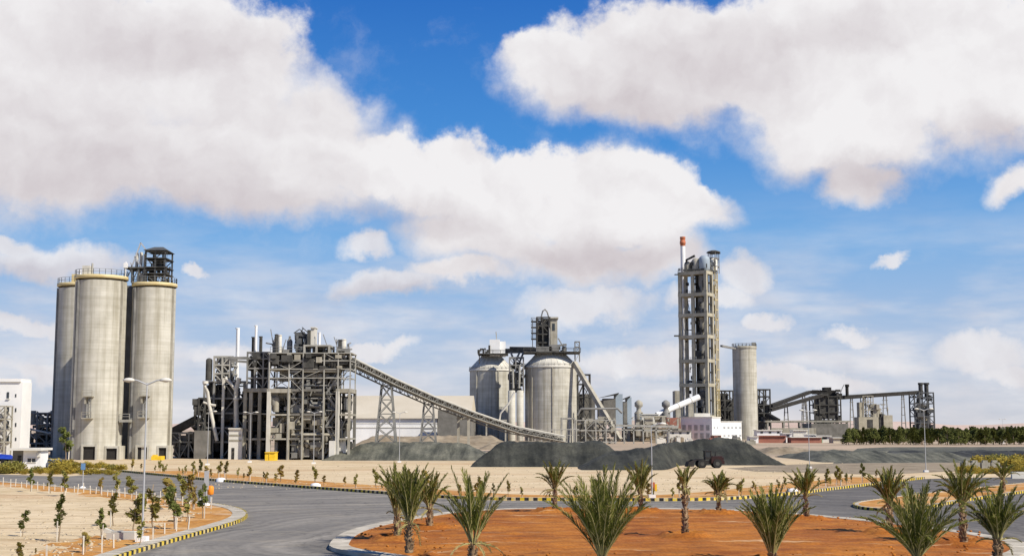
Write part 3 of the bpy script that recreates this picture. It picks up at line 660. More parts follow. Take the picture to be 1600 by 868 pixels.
for pts, w in (([(374, 590, d - 2), (369, 608, d - 2), (369, 630, d - 2), (370, 672, d - 2)], 7), ([(352, 590, d - 2), (360, 598, d - 2), (369, 610, d - 2)], 5), ([(319, 597, d - 2), (324, 612, d - 2), (327, 632, d - 2), (333, 660, d - 2), (339, 688, d - 2)], 5.5), ([(318, 628, d - 2), (330, 632, d - 2), (337, 633, d - 2)], 4)):
    f = MB(); tub(f, pts, w, 14); f.build('duct', CONCL, t)
f = MB(); cyp(f, 369, 9, 621, 624, d - 2); cyp(f, 321, 9, 595, 599, d - 2); f.build('flange', OFFW, t)
f = MB(); bx(f, 346, 350, 590, None, d - .8, .5, 640); f.build('column', CONCL, t)
f = MB(); bx(f, 303, 326, 672, None, d - 3, 4, 700); f.build('plinth', CONCD, t)
t = thing('switch_room', (X(367, d - 6), d - 6, 0), 'white switch room with a dark doorway at the foot of the forked duct', 'switch room')
f = MB(); bx(f, 357, 378, 670, None, d - 6, 4, 695); f.build('wall', OFFW, t); f = MB(); bx(f, 361.5, 366, 699, None, d - 6.05, .3, 710); f.build('door', BLK, t)
for z in (678, 686): f = MB(); bx(f, 358.5, 377, z, z + 3, d - 6.06, .2); f.build('louvre', CONC2, t)
f = MB(); bx(f, 356.5, 378.5, 668, 670, d - 6.3, 4.6); f.build('roof', CONCL, t)
# covered conveyor leading to the silos
d = 240; t = thing('covered_conveyor', (X(288, d), d, 0), 'short dark covered conveyor sloping between the right-hand silo and the duct tower', 'conveyor')
f = MB(); f.bar(P(266, 676, d), P(308, 654, d), 2.2, 1.3); f.build('gallery', DSTEEL, t)
f = MB(); f.frame([X(p, d) for p in (270, 284, 298, 310)], [d - 1, d + 4], [0, Z(690, d), Z(676, d)], .28, .3, .3, random.Random(8)); f.build('support_frame', STEEL, t)
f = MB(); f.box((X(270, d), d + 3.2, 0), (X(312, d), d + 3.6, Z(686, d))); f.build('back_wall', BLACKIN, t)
f = MB(); clutter(f, X(268, d), X(310, d), d, d + 3, .5, Z(674, d), 36, random.Random(6), .8); f.build('pipework', MSTEEL, t)

# ================================================================ cement mill building
d = 226; D1 = 8.5; rnd = random.Random(7)
t = thing('mill_building', (X(470, d), d, 0), 'open concrete and steel cement mill building crowded with ducts and stairs', 'mill building')
CX = (419, 450, 527, 545)
for p in CX:
    wc = .32 if p in (419, 527) else .2
    MB().box((X(p, d) - wc, d, 0), (X(p, d) + wc, d + .7, Z(611, d))).build('column', CONCL if p in (419, 527) else CONC2, t); MB().box((X(p, d) - .25, d + D1 - .7, 0), (X(p, d) + .25, d + D1, Z(611, d))).build('column', CONCD, t)
for p in (472, 505): MB().box((X(p, d) - .15, d + .1, 0), (X(p, d) + .15, d + .5, Z(611, d))).build('column', CONC2, t)
for py, e in ((685, .5), (647, .55), (609, 1.3)):
    for a, b in ((419, 450), (527, 545)): f = MB(); f.box((X(a, d) - .36, d + .06, Z(py, d) - e * .35), (X(b, d) + .36, d + D1 - .9, Z(py, d) + e * .2)); f.build('floor_slab', CONC2, t)
    f = MB(); f.box((X(450, d) + .4, d + 3, Z(py, d) - .3), (X(527, d) - .4, d + D1 - 1, Z(py, d))); f.box((X(450, d) + .4, d + .2, Z(py, d) - .2), (X(505, d), d + .5, Z(py, d) + .2)); f.build('floor_slab', CONCD, t)
f = MB(); f.box((X(421, d), d + 6.6, 0), (X(450, d), d + 6.9, Z(613, d))); f.box((X(452, d), d + 6.2, 0), (X(525, d), d + 6.4, Z(578, d))); f.box((X(529, d), d + 6.6, 0), (X(543, d), d + 6.9, Z(690, d))); f.build('cladding', BLACKIN, t)  # near-black backing added to stand for the deep shade inside the mill
f = MB(); UX = [X(p, d) for p in (419, 450, 472, 505, 527, 546)]; f.frame(UX, [d + .1, d + 7.5], [Z(611, d), Z(590, d), Z(576, d), Z(563, d), Z(551, d)], .2, .15, .22, rnd)
for a in UX[1:5]: f.bar((a, d + .05, Z(611, d)), (a, d + .05, 0), .2)
f.build('steel_frame', STEEL, t)
f = MB(); f.box((UX[0] - .3, d + .25, Z(576, d) - .2), (UX[1], d + 7.4, Z(576, d) + .1)); f.box((UX[2], d + .25, Z(577, d) - .4), (UX[4], d + 6, Z(577, d))); f.box((UX[0] - .3, d + .2, Z(551, d) - .1), (UX[5] + .2, d + 7.7, Z(551, d) + .1)); f.build('upper_deck', CONC2, t)
f = MB(); f.frame([X(473, d), X(492, d), X(512, d)], [d + .4, d + 6], [Z(551, d), Z(539.5, d)], .35, .32, 0); f.box((X(472, d), d + .2, Z(540, d)), (X(513, d), d + 6.2, Z(538.5, d))); f.build('roof_frame', STEEL, t)
for x0, x1, z0, z1, n, b in ((421, 449, 684, 650, 24, 1.1), (421, 449, 644, 612, 20, 1.1), (452, 503, 716, 690, 40, 1.0), (452, 503, 684, 649, 40, 1.0), (452, 526, 645, 580, 50, 1.0), (529, 544, 644, 615, 12, .9), (529, 544, 684, 650, 12, .9), (452, 526, 716, 650, 110, .8), (452, 526, 648, 580, 90, .7), (529, 544, 716, 686, 20, .8), (420, 526, 606, 578, 30, 1.0)):
    f = MB(); clutter(f, X(x0, d), X(x1, d), d + .9, d + 6.5, Z(z0, d), Z(z1, d), n, rnd, b); f.build('machinery', rnd.choice([MSTEEL, CONC2, DSTEEL, MSTEEL]), t)
f = MB(); clutter(f, X(420, d), X(545, d), d + .3, d + 7, Z(575, d), Z(552, d), 230, rnd, 1.0); f.build('pipework', DSTEEL, t)
f = MB(); clutter(f, X(420, d), X(545, d), d + .3, d + 4, Z(575, d), Z(552, d), 70, rnd, .6); f.build('ductwork', CONC2, t)
f = MB(); stair_zig(f, X(453, d), X(470, d), d + 1.2, 0, Z(551, d), 2.7, .22); f.build('stair', MSTEEL, t); f = MB(); stair_zig(f, X(508, d), X(525, d), d + 1.0, 0, Z(580, d), 2.9, .22); f.build('stair', MSTEEL, t)
for p0, p1, pa, pb in ((537, 543, 622, 640), (427, 437, 622, 643), (540, 546, 663, 682), (531, 536, 658, 684), (429, 434, 690, 716)):
    q = MB(); cyp(q, (p0 + p1) / 2, p1 - p0, pa, pb, d + 1.5, 16, 1); q.build('vessel', rnd.choice([CONC2, MSTEEL, DSTEEL]), t)
for pts, w in (([(536, 690, d + 1), (533, 670, d + 1), (540, 655, d + 1), (548, 652, d + 1)], 2.4), ([(425, 688, d + 1), (429, 670, d + 1), (440, 655, d + 1)], 3), ([(424, 604, d + .6), (436, 590, d + .6), (447, 588, d + .6)], 1.6), ([(424, 610, d + .6), (438, 598, d + .6), (448, 594, d + .6)], 1.6), ([(530, 606, d + .6), (542, 588, d + .6), (550, 586, d + .6)], 1.6), ([(530, 597, d + .6), (542, 580, d + .6), (549, 578, d + .6)], 1.4)):
    q = MB(); tub(q, pts, w); q.build('duct', MSTEEL, t)
f = MB(); bx(f, 514, 523, 688, None, d - .4, 3, 705); f.build('switch_cabin', OFFW, t)
f = MB(); bx(f, 530, 540, 684, None, d + .9, 3, 705); f.build('panel_wall', OFFW, t)
# darker wing to the left of it
dw = d + 5
f = MB()
for p in (382, 391, 405): f.box((X(p, dw) - .3, dw, 0), (X(p, dw) + .3, dw + .6, Z(607, dw)))
f.box((X(380, dw), dw - .1, Z(612, dw)), (X(417, dw), dw + 8, Z(606, dw))); f.box((X(380, dw), dw - .05, Z(647, dw)), (X(417, dw), dw + 8, Z(645, dw))); f.box((X(380, dw), dw - .05, Z(687, dw)), (X(417, dw), dw + 8, Z(684, dw))); f.build('wing_frame', CONC2, t)
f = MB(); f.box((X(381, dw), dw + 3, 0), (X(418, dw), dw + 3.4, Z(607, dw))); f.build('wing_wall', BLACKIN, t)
f = MB(); clutter(f, X(382, dw), X(417, dw), dw + .3, dw + 2.8, .5, Z(612, dw), 26, rnd, .8); f.build('wing_pipework', DSTEEL, t)
for p in (396, 406, 414): q = MB(); cyp(q, p, 8.5, 576, 606, dw + 2.5, 20, .5); q.build('filter_vessel', DSTEEL, t)
f = MB(); f.frame([X(p, dw) for p in (384, 396, 409, 418)], [dw + .2, dw + 6], [Z(606, dw), Z(590, dw), Z(575, dw), Z(560, dw), Z(550, dw)], .28, .26, .5, rnd); f.build('wing_steel_frame', MSTEEL, t)
f = MB(); clutter(f, X(384, dw), X(418, dw), dw + .5, dw + 5, Z(578, dw), Z(549, dw), 46, rnd, .9); f.build('wing_machinery', DSTEEL, t)
f = MB(); brp(f, (356, 559, dw), (386, 559, dw), .5); brp(f, (360, 563, dw), (386, 565, dw), .4); f.build('pipe_bridge', MSTEEL, t)
f = MB(); f.box((X(452, d), d + 6.5, Z(578, d)), (X(525, d), d + 6.8, Z(553, d))); f.build('upper_shade_wall', CONCD, t)  # dark backing added for the shade behind the upper pipework
# stacks and filters on the roof of the mill: each a thing of its own
def roofcyl(name, px, w, p0, p1, dd, m, label, top=0):
    q = MB(); cyp(q, px, w, p0, p1, dd, 18, top); cyp(q, px, w + 1.2, p0 + .1, p0 + 1.4, dd, 18)
    o = q.build(name, m); origin(o, P(px, p1, dd)); return tag(o, label, name.replace('_', ' '), 'stacks and vents on the mill')
roofcyl('vent_stack', 371, 5.5, 512, 600, 242, WHITE, 'tall slim white stack left of the mill building, highest of its kind')
roofcyl('vent_stack', 400, 4, 508, 550, 232, WHITE, 'slim white stack standing between two dark vessels on the mill wing')
roofcyl('roof_vessel', 396, 5.5, 526, 552, 233, DSTEEL, 'dark upright vessel left of the slim white stack on the mill wing')
roofcyl('roof_vessel', 407.5, 5, 525, 552, 233, DSTEEL, 'dark upright vessel right of the slim white stack on the mill wing')
roofcyl('roof_vessel', 432, 5, 522, 551, 229, DSTEEL, 'dark upright vessel at the left end of the mill roof', .4)
roofcyl('roof_vessel', 437.5, 5.5, 523, 551, 229, CONCL, 'pale upright vessel at the left end of the mill roof', .4)
roofcyl('vent_stack', 499, 4, 519, 540, 229, WHITE, 'short white stack near the middle of the mill roof')
roofcyl('roof_vessel', 537, 8, 530, 551, 230, CONCL, 'short pale vessel at the right end of the mill roof', .4)
f = MB(); bx(f, 480, 485, 515, 540, 229, 2.6); tag(f.build('filter_casing', DSTEEL), 'dark filter box on the highest part of the mill roof', 'filter')
f = MB(); bx(f, 485.5, 492, 512, 540, 229.3, 2.6); bx(f, 484.8, 492.8, 510.5, 512, 229, 3.2); tag(f.build('filter_casing', CONCL), 'pale filter box on the highest part of the mill roof', 'filter')
f = MB(); bx(f, 528, 532.5, 530, 551, 229.5, 2); tag(f.build('filter_casing', DSTEEL), 'dark box at the right end of the mill roof', 'filter')
f = MB(); rnd = random.Random(35)
for k in range(26):
    x = rnd.uniform(X(421, 229), X(544, 229)); hh = rnd.choice([.5, .8, 1.2, 1.6, 2.2]); zb = Z(551, 229); k_ = rnd.random()
    if k_ < .4: f.tube([(x, 230, zb), (x, 230, zb + hh), (x + rnd.uniform(-1.5, 1.5), 231, zb + hh + .3)], .14, 7)
    elif k_ < .7: f.box((x - .4, 229, zb), (x + rnd.uniform(.2, 1.2), 230.5, zb + hh * .7))
    else: f.lathe((x, 230.5, zb), [(.5, 0), (.5, hh), (.2, hh + .5), (.2, hh + .9)], 12)
f.rail([(X(420, 227), 227, Z(551, 227)), (X(545, 227), 227, Z(551, 227))], 1.1, .07); tag(f.build('rooftop_ductwork', MSTEEL), 'low ducts, vents and handrail along the edge of the mill roof', 'ductwork')
f = MB(); rnd = random.Random(31); clutter(f, X(459, 230), X(480, 230), 229, 233, Z(551, 230), Z(520, 230), 34, rnd, .6); f.frame([X(461, 230), X(471, 230), X(479, 230)], [230, 233], [Z(551, 230), Z(537, 230), Z(524, 230)], .2, .2, .7, rnd)
for a, b in (((459, 520), (468, 514)), ((468, 514), (478, 522)), ((466, 526), (474, 512)), ((472, 511), (482, 520))): brp(f, (*a, 230), (*b, 230), .16)
tag(f.build('roof_separator', FSTEEL), 'tangle of steel and ducts on the mill roof left of the filter boxes', 'separator')
for a, b, lab in (((522, 526), (530, 551), 'slanting thin jib at the right end of the mill roof'), ((423, 514), (429, 551), 'slanting thin jib at the left end of the mill roof'), ((447, 530), (440, 551), 'short slanting jib right of the pale upright vessel'), ((505, 522), (511, 540), 'slanting thin jib right of the short white stack'), ((545, 536), (545, 551), 'short upright post at the right corner of the mill roof')):
    f = MB(); brp(f, (*a, 229.5), (*b, 229.5), .13); tag(f.build('hoist_jib', MSTEEL), lab, 'hoist jib', 'jibs on the mill roof')
f = MB(); bx(f, 414, 429.5, 706.5, None, 221, 2.6, 712); bx(f, 413.5, 430, 705.6, 706.5, 220.8, 3.0); bx(f, 420.5, 421.3, 708, 717, 220.9, .12); tag(f.build('skip', YEL), 'yellow steel container at the foot of the mill building', 'container')
f = MB(); bx(f, 236, 252, 712, None, 225, 2.2, 716); bx(f, 238, 243, 710, 713, 225.4, 1.4); tag(f.build('skip', YEL), 'yellow machine box in front of the right-hand silo doorway', 'machine')

# ================================================================ inclined conveyor with lattice towers
CV = [P(*q) for q in ((545, 573, 234), (606, 602, 250), (670, 630, 266), (728, 652, 282), (800, 676, 300), (876, 690.5, 318))]
t = thing('inclined_conveyor', tuple(CV[0]), 'long inclined belt conveyor running down from the mill roof behind the heaps', 'conveyor')
FR = []
for i, p in enumerate(CV):
    u = (CV[min(i + 1, len(CV) - 1)] - CV[max(i - 1, 0)]).normalized(); sd = u.cross(Vector((0, 0, 1))).normalized(); FR.append((sd, sd.cross(u)))
at = lambda i, s_, v_: CV[i] + FR[i][0] * s_ + FR[i][1] * v_
f, fb, fc, fw = MB(), MB(), MB(), MB()
for i in range(len(CV) - 1):
    n = 10
    for s_ in (-1.0, 1.0):
        for v_ in (0, 1.4): f.bar(at(i, s_, v_), at(i + 1, s_, v_), .22)
        for k in range(n):
            lo = lambda q, v_: at(i, s_, v_).lerp(at(i + 1, s_, v_), q)
            f.bar(lo(k / n, 0), lo(k / n, 1.4), .11); f.bar(lo(k / n, 1.4 * (k % 2)), lo((k + 1) / n, 1.4 * (1 - k % 2)), .11)
    fb.bar(at(i, 0, .7), at(i + 1, 0, .7), 1.4, .35); fc.bar(at(i, 0, 1.62), at(i + 1, 0, 1.62), 2.1, .18); fw.bar(at(i, 1.5, .1), at(i + 1, 1.5, .1), .7, .12); fw.bar(at(i, 1.85, 1.1), at(i + 1, 1.85, 1.1), .1)
f.build('truss', MSTEEL, t); fb.build('belt', DSTEEL, t); fc.build('cover', CONCL, t); fw.build('walkway', STEEL, t)
def at_conv(px):
    for a, b in zip(CV, CV[1:]):
        pa, pb = [q.x / q.y * FPX * 0.993 + 800 for q in (a, b)]
        if px <= pb: return a.lerp(b, (px - pa) / (pb - pa))
    return CV[-1]
for px, wt, wb, lab in ((606, .95, 2.1, 'taller lattice tower under the inclined conveyor, nearer the mill'), (671, .9, 1.8, 'shorter lattice tower under the inclined conveyor')):
    p = at_conv(px); z1 = p.z - .1; f = MB(); nl = max(3, int(z1 / 2.4)); cs = lambda z: wt + (wb - wt) * (1 - z / z1)
    for sx in (-1, 1):
        for sy in (-1, 1): f.bar((p.x + sx * wb, p.y + sy * wb, 0), (p.x + sx * wt, p.y + sy * wt, z1), .26)
    for k in range(nl):
        za, zb = z1 * k / nl, z1 * (k + 1) / nl; ca, cb = cs(za), cs(zb)
        for sy in (-1, 1):
            f.bar((p.x - ca, p.y + sy * ca, za), (p.x + cb, p.y + sy * cb, zb), .15); f.bar((p.x + ca, p.y + sy * ca, za), (p.x - cb, p.y + sy * cb, zb), .15); f.bar((p.x - cb, p.y + sy * cb, zb), (p.x + cb, p.y + sy * cb, zb), .17)
        for sx in (-1, 1): f.bar((p.x + sx * ca, p.y - ca, za), (p.x + sx * cb, p.y + cb, zb), .15)
    o = f.build('lattice_tower', MSTEEL); origin(o, (p.x, p.y, 0)); tag(o, lab, 'tower', 'lattice towers under the conveyor')
p = at_conv(725); f = MB()
for sx in (-1.1, 1.1): f.bar((p.x + sx, p.y, 0), (p.x + sx, p.y, p.z), .55)
f.bar((p.x - 1.5, p.y, p.z - .4), (p.x + 1.5, p.y, p.z - .4), .5); o = f.build('trestle', CONC2); origin(o, (p.x, p.y, 0)); tag(o, 'two-legged concrete trestle under the lower end of the inclined conveyor', 'trestle')

# ================================================================ clinker hall
d = 392; t = thing('storage_hall', (X(640, d), d, 0), 'long low storage hall with a beige sheet roof and white wall', 'hall')
x0, x1 = X(480, d), X(683, d); ze, zr = Z(653, d), Z(618, d + 38)
f = MB(); f.box((x0, d, 0), (x1, d + 70, ze)); f.build('wall', WHITE, t)
f = MB(); f.box((x0, d - .15, Z(668, d)), (x1 + .1, d, Z(666.5, d))); f.box((x0, d - .12, Z(661, d)), (x1 + .1, d, Z(660.3, d))); f.build('cladding_band', OFFW, t)
xr = X(735, d)
f = MB(); f.add([(x0, d - .8, ze), (xr, d - .8, ze), (xr, d + 35, zr), (x0, d + 35, zr), (x0, d + 71, ze), (xr, d + 71, ze)], [(0, 1, 2, 3), (3, 2, 5, 4), (0, 3, 4), (1, 5, 2), (0, 4, 5, 1)]); f.build('roof', BEIGE, t)
f = MB(); f.box((x1, d + .3, 0), (xr, d + 69, ze - .02)); f.build('shade_bay', CONCD, t)  # solid block; the shadow on this end of the hall is its dark colour
f = MB(); bx(f, 684, 735, 640, None, d - 12, 8, 670); tag(f.build('lean_to', CONCD), 'dark lean-to at the right end of the storage hall', 'shed')
# ================================================================ two clinker silos with cone roofs
def cone_silo(pxc, wpx, pyw, pya, wtop, d, label, seams):
    x = X(pxc, d, 630); r = SZ(wpx, d) / 2; h = Z(pyw, d); ha = Z(pya, d); rt = SZ(wtop, d) / 2
    t = thing('clinker_silo', (x, d, 0), label, 'silo', 'clinker silos with cone roofs')
    MB().lathe((x, d, 0), [(r, 0), (r, h)], 72).build('shell', CONC, t)
    m = MB(); m.lathe((x, d, h), [(r + .3, -.4), (r + .3, .15), (rt, ha - h), (.01, ha - h + .1)], 72, False); m.build('cone_roof', CONCL, t)
    f = MB()
    for k in range(24):
        a = 2 * math.pi * k / 24; p = Vector((x + (r + .3) * math.cos(a), d + (r + .3) * math.sin(a), h + .2)); q = Vector((x + rt * math.cos(a), d + rt * math.sin(a), ha + .05)); f.bar(p, q, .14)
    f.build('roof_ribbing', CONCL, t)
    for a in seams: f = MB(); q = Vector((x + (r + .1) * math.sin(a), d - (r + .1) * math.cos(a), 0)); f.bar(q, q + Vector((0, 0, h)), .4, .35); f.build('seam', CONC2, t)
    f = MB(); f.rail([(x + (r + .2) * math.cos(a), d + (r + .2) * math.sin(a), h + .1) for a in [2 * math.pi * k / 30 for k in range(30)]], 1.0, .07, 20, True); f.build('guard_rail', MSTEEL, t)
    return x, d, r, h, ha, rt
dl, dr = 470, 446
L = cone_silo(767.5, 67, 578, 554, 26, dl, 'left clinker silo, smaller and partly in shadow, white box on its cone', (-.7, .35))
K = cone_silo(861, 81, 573, 552, 44, dr, 'right clinker silo, larger, carrying the tall head tower', (-.95, -.8, .03))
# head house of the left one
t = thing('head_box', (L[0], dl, L[4]), 'white sheet-metal box with a mast on top of the left clinker silo', 'head house')
f = MB(); bx(f, 765, 781, 530, 556, dl - 4, 7); bx(f, 781.05, 790, 533, 556, dl - 2, 6); f.build('wall', WHITE, t); f = MB(); brp(f, (776, 530, dl), (775, 518, dl), .35); f.build('mast', STEEL, t)
f = MB(); bx(f, 763, 766, 539, 554, dl - 4.5, 2); f.build('duct', DSTEEL, t)
f = MB(); f.box((X(747, dl), dl - 9, Z(555, dl)), (X(794, dl), dl + 4, Z(553.5, dl))); f.rail([(X(747, dl), dl - 9, Z(553.5, dl)), (X(794, dl), dl - 9, Z(553.5, dl))], 1.2, .16); brp(f, (749, 554, dl - 8), (749, 568, dl - 8), .3); clutter(f, X(748, dl), X(762, dl), dl - 8, dl - 4, Z(553, dl), Z(545, dl), 8, random.Random(2), .8); f.build('platform', DSTEEL, t)
# head tower of the right one
rnd = random.Random(13); t = thing('head_tower', (K[0], dr, K[4]), 'tall head tower with dark frame and pale panel on top of the right clinker silo', 'head tower')
f = MB(); f.frame([X(p, dr) for p in (839, 848, 859)], [dr - 4, dr + 3], [Z(p, dr) for p in (551, 536, 523, 510, 497)], .5, .45, .6, rnd); clutter(f, X(840, dr), X(858, dr), dr - 3, dr + 2, Z(550, dr), Z(498, dr), 50, rnd, 1.5); f.build('frame', DSTEEL, t)
f = MB(); bx(f, 841, 857, 500, 545, dr - 1, 2); f.build('cladding', CONCD, t)
f = MB(); bx(f, 859, 871, 499, 541, dr - 3.6, 6); f.box((X(857, dr), dr - 4.2, Z(499, dr)), (X(872.5, dr), dr + 3, Z(496.5, dr))); f.build('panel_wall', CONC2, t)
w = MB(); bx(w, 863, 867, 505, 516, dr - 3.7, .3); w.build('window', GLASS, t)
f = MB(); tub(f, [(846, 512, dr - 3), (846, 494, dr - 3), (848, 486, dr - 3), (851.5, 483, dr - 3), (855, 487, dr - 3), (857.5, 496, dr - 3), (858.5, 520, dr - 4.5), (858, 545, dr - 4.5)], 2.4); f.build('loop_pipe', MSTEEL, t)
f = MB()
for p in (503, 512, 521, 530): f.box((X(830, dr), dr - 4.4, Z(p, dr) - .15), (X(840, dr), dr, Z(p, dr) + .15)); f.rail([(X(830, dr), dr - 4.3, Z(p, dr)), (X(840, dr), dr - 4.3, Z(p, dr))], 1.2, .14)
f.bar((X(832, dr), dr - 4.3, Z(545, dr)), (X(832, dr), dr - 4.3, Z(500, dr)), .25); f.build('landing', DSTEEL, t)
f = MB(); bx(f, 838, 862, 541, 552, dr - 6, 10); bx(f, 858, 874, 538, 548, dr - 6, 6); f.build('filter_casing', MSTEEL, t)
f = MB(); f.box((X(818, dr), dr - 8, Z(552.5, dr)), (X(906, dr), dr + 4, Z(550.5, dr))); f.rail([(X(818, dr), dr - 8, Z(550.5, dr)), (X(906, dr), dr - 8, Z(550.5, dr))], 1.2, .16); f.build('platform', DSTEEL, t)
f = MB(); clutter(f, X(874, dr), X(885, dr), dr - 5, dr, Z(551, dr), Z(538, dr), 14, rnd, 1); f.frame([X(898, dr), X(905, dr)], [dr - 6, dr - 3], [Z(p, dr) for p in (566, 552, 543, 535)], .25, .25, .8, rnd); brp(f, (872, 528, dr - 3), (882, 545, dr - 3), .4); f.build('machinery', MSTEEL, t)
# bridge between the two
t = thing('conveyor_bridge', tuple(P(808, 548, 455)), 'dark conveyor bridge linking the tops of the two clinker silos', 'bridge')
f = MB(); f.bar(P(792, 548, 458), P(846, 547, 450), 2.2, 1.6); f.bar(P(797, 543, 456), P(835, 543.5, 451), .8); f.build('gallery', DSTEEL, t)
f = MB()
for a, b in (((798, 550), (812, 585)), ((818, 550), (806, 580)), ((812, 550), (800, 575)), ((838, 553), (815, 580)), ((840, 556), (818, 590))): f.bar(P(*a, 450), P(*b, 448), .5)
f.build('brace', MSTEEL, t)
d = 440; rnd = random.Random(17); t = thing('transfer_tower', (X(807, d), d, 0), 'narrow grey steel tower with ducts standing between the two clinker silos', 'tower')
f = MB(); f.frame([X(p, d) for p in (796, 806, 818)], [d, d + 6], [Z(p, d) for p in (612, 598, 584, 570, 558)], .45, .4, .6, rnd); f.build('frame', MSTEEL, t)
f = MB(); clutter(f, X(797, d), X(817, d), d, d + 5, Z(610, d), Z(565, d), 50, rnd, 1.6); f.build('pipework', DSTEEL, t)
for p0, p1 in (((802, 606), (801, 576)), ((811, 606), (812, 570))): f = MB(); tub(f, [(*p0, d - 1), (*p1, d - 1)], 3.4); f.build('duct', STEEL, t)
for p, w, lab in ((799.5, 11.5, 'left one of the two slim pale silos between the clinker silos'), (812.5, 11, 'right one of the two slim pale silos between the clinker silos')):
    f = MB(); cyp(f, p, w, 610, None, 440, 28, .25); o = f.build('slim_silo', CONC); origin(o, (X(p, 440, 650), 440, 0)); tag(o, lab, 'silo', 'slim silos between the clinker silos')
f = MB(); tub(f, [(804, 612, 436), (795, 630, 436), (782, 645, 436), (780, 660, 436)], 3.2); tag(f.build('pale_chute', OFFW), 'pale bent chute in front of the left slim silo', 'chute')
f = MB(); bx(f, 758, 792, 655, 657.5, 436, 6); f.frame([X(760, 436), X(790, 436)], [436.3, 441], [0, Z(657.5, 436)], .5, .3); tag(f.build('canopy', STEEL), 'small grey canopy at the foot of the left clinker silo', 'canopy')
# inclined chute on the right of the big silo
t = thing('inclined_gallery', tuple(P(935, 630, 430)), 'pale enclosed conveyor leaning steeply against the right clinker silo', 'conveyor')
f = MB(); f.bar(P(897, 566, 440), P(969, 687, 425), 1.5, 1.4); f.build('gallery', CONC2, t)
f = MB()
for p, q in ((912, 597), (923, 615), (935, 635)): f.bar(P(p, q, 437), (X(p, 437), 437, 0), .5)
rnd = random.Random(19); f.frame([X(p, 446) for p in (903, 912, 922)], [444, 450], [0] + [Z(p, 446) for p in (660, 640, 620, 600, 585)], .4, .4, .9, rnd); f.build('trestle', DSTEEL, t)
f = MB(); bx(f, 905, 930, 615, None, 452, 6, 650); f.build('back_wall', CONCD, t)
# pipe racks, canopies at the foot
d = 420; rnd = random.Random(23); t = thing('pipe_rack', (X(930, d), d, 0), 'low pale pipe rack and canopy at the foot of the steep conveyor', 'pipe rack')
f = MB(); f.frame([X(p, d) for p in (900, 915, 931, 947, 962)], [d, d + 6], [0] + [Z(p, d) for p in (690, 672, 656)], .32, .3, .55, rnd); f.build('frame', STEEL, t)
f = MB(); tub(f, [(902, 648, d), (908, 638, d), (965, 638, d), (972, 645, d)], 3.5); f.build('duct', MSTEEL, t)
f = MB(); bx(f, 877, 899, 652, 654, d, 6); f.frame([X(878, d), X(898, d)], [d + .2, d + 5.5], [0, Z(654, d)], .4, .3); f.build('canopy', STEEL, t)
f = MB(); clutter(f, X(903, d), X(962, d), d + 1, d + 6, 0, Z(650, d), 46, rnd, 1.3); f.build('pipework', CONC2, t)
f = MB(); brp(f, (962, 664, d), (1060, 666, d), .7); brp(f, (962, 671, d), (1050, 672, d), .4)
for p in (975, 990, 1005, 1025, 1045): f.bar((X(p, d), d, 0), P(p, 664, d), .4)
f.build('pipe_run', STEEL, t)
f = MB(); brp(f, (815, 672, d), (905, 670, d), .3); brp(f, (815, 680, d), (905, 679, d), .2)
for p in range(816, 905, 10): f.bar((X(p, d), d, 0), P(p, 669, d), .28)
f.build('low_fence_frame', STEEL, t)

# ================================================================ filters, small plant, kiln
for i, (a, m_, b, top, d, lab) in enumerate(((941, 962, 973, 613, 470, 'larger dark filter house with a peaked roof and blue-grey side'), (972, 980, 987, 618, 480, 'smaller dark filter house behind the peaked one'))):
    t = thing('filter_house', (X((a + b) / 2, d), d, 0), lab, 'filter house', 'filter houses right of the silos'); f = MB(); bx(f, a + 2, m_, top + 9, 661, d, 8, 640); f.build('front_wall', CONCD, t)
    f = MB(); bx(f, m_ + .05, b, top + 2, 668, d + .3, 9, 640); f.build('side_wall', BLUEG, t); f = MB(); xa, xb, xc = X(a, d), X(m_ + 4, d), X(m_ - 3, d)
    za, zt = Z(top + 9, d), Z(top, d); f.add([(xa - 1, d - 1, za + .3), (xb, d - 1, za + 1.4), (xc + 2, d - 1, zt), (xa - 1, d + 9, za + .3), (xb, d + 9, za + 1.4), (xc + 2, d + 9, zt)], [(0, 1, 2), (3, 5, 4), (0, 2, 5, 3), (2, 1, 4, 5), (1, 0, 3, 4)]); f.build('roof', DSTEEL, t)
    f = MB(); f.frame([X(a + 3, d), X(m_, d)], [d + 1, d + 7], [0, Z(675, d), Z(661, d)], .5, .4); clutter(f, X(a + 3, d), X(m_, d), d, d + 6, 0, Z(662, d), 12, random.Random(i), 1.2); f.build('support_frame', MSTEEL, t)
f = MB(); bx(f, 934, 941, 625, 652, 476, 5); tag(f.build('white_cabin', WHITE), 'white cabin left of the larger filter house', 'cabin')
for p, lab in ((998, 'left bulbous pale vent tower'), (1040.5, 'right bulbous dark vent tower beside the kiln')):
    d = 500; f = MB(); f.lathe((X(p, d, 640), d, Z(655, d)), [(1.7, 0), (1.7, 2.6), (.9, 3.4), (.9, 4.6), (1.6, 5.2), (1.6, 6.6), (.6, 7.4), (.01, 7.6)], 16); f.box((X(p - 5, d), d - 1, 0), (X(p + 5, d), d + 4, Z(655, d))); f.box((X(p - 6, d), d - 1.6, Z(645, d)), (X(p + 6, d), d - .8, Z(644, d))); tag(f.build('vent_tower', CONC2 if p < 1020 else MSTEEL), lab, 'vent tower', 'vent towers by the kiln')
d = 480; f = MB(); bx(f, 1003, 1029, 647, 664, d, 8); bx(f, 1002, 1030, 646, 647, d - .5, 9); f.frame([X(p, d) for p in (1004, 1016, 1028)], [d + .5, d + 7], [0, Z(664, d)], .5, .5); tag(f.build('burner_house', OFFW), 'small pale raised building at the lower end of the kiln', 'building')
d = 486; f = MB(); bx(f, 985, 1062, 668, None, d, 20, 680); tag(f.build('dust_wall', BROWN), 'dusty brown low wall below the kiln', 'wall')
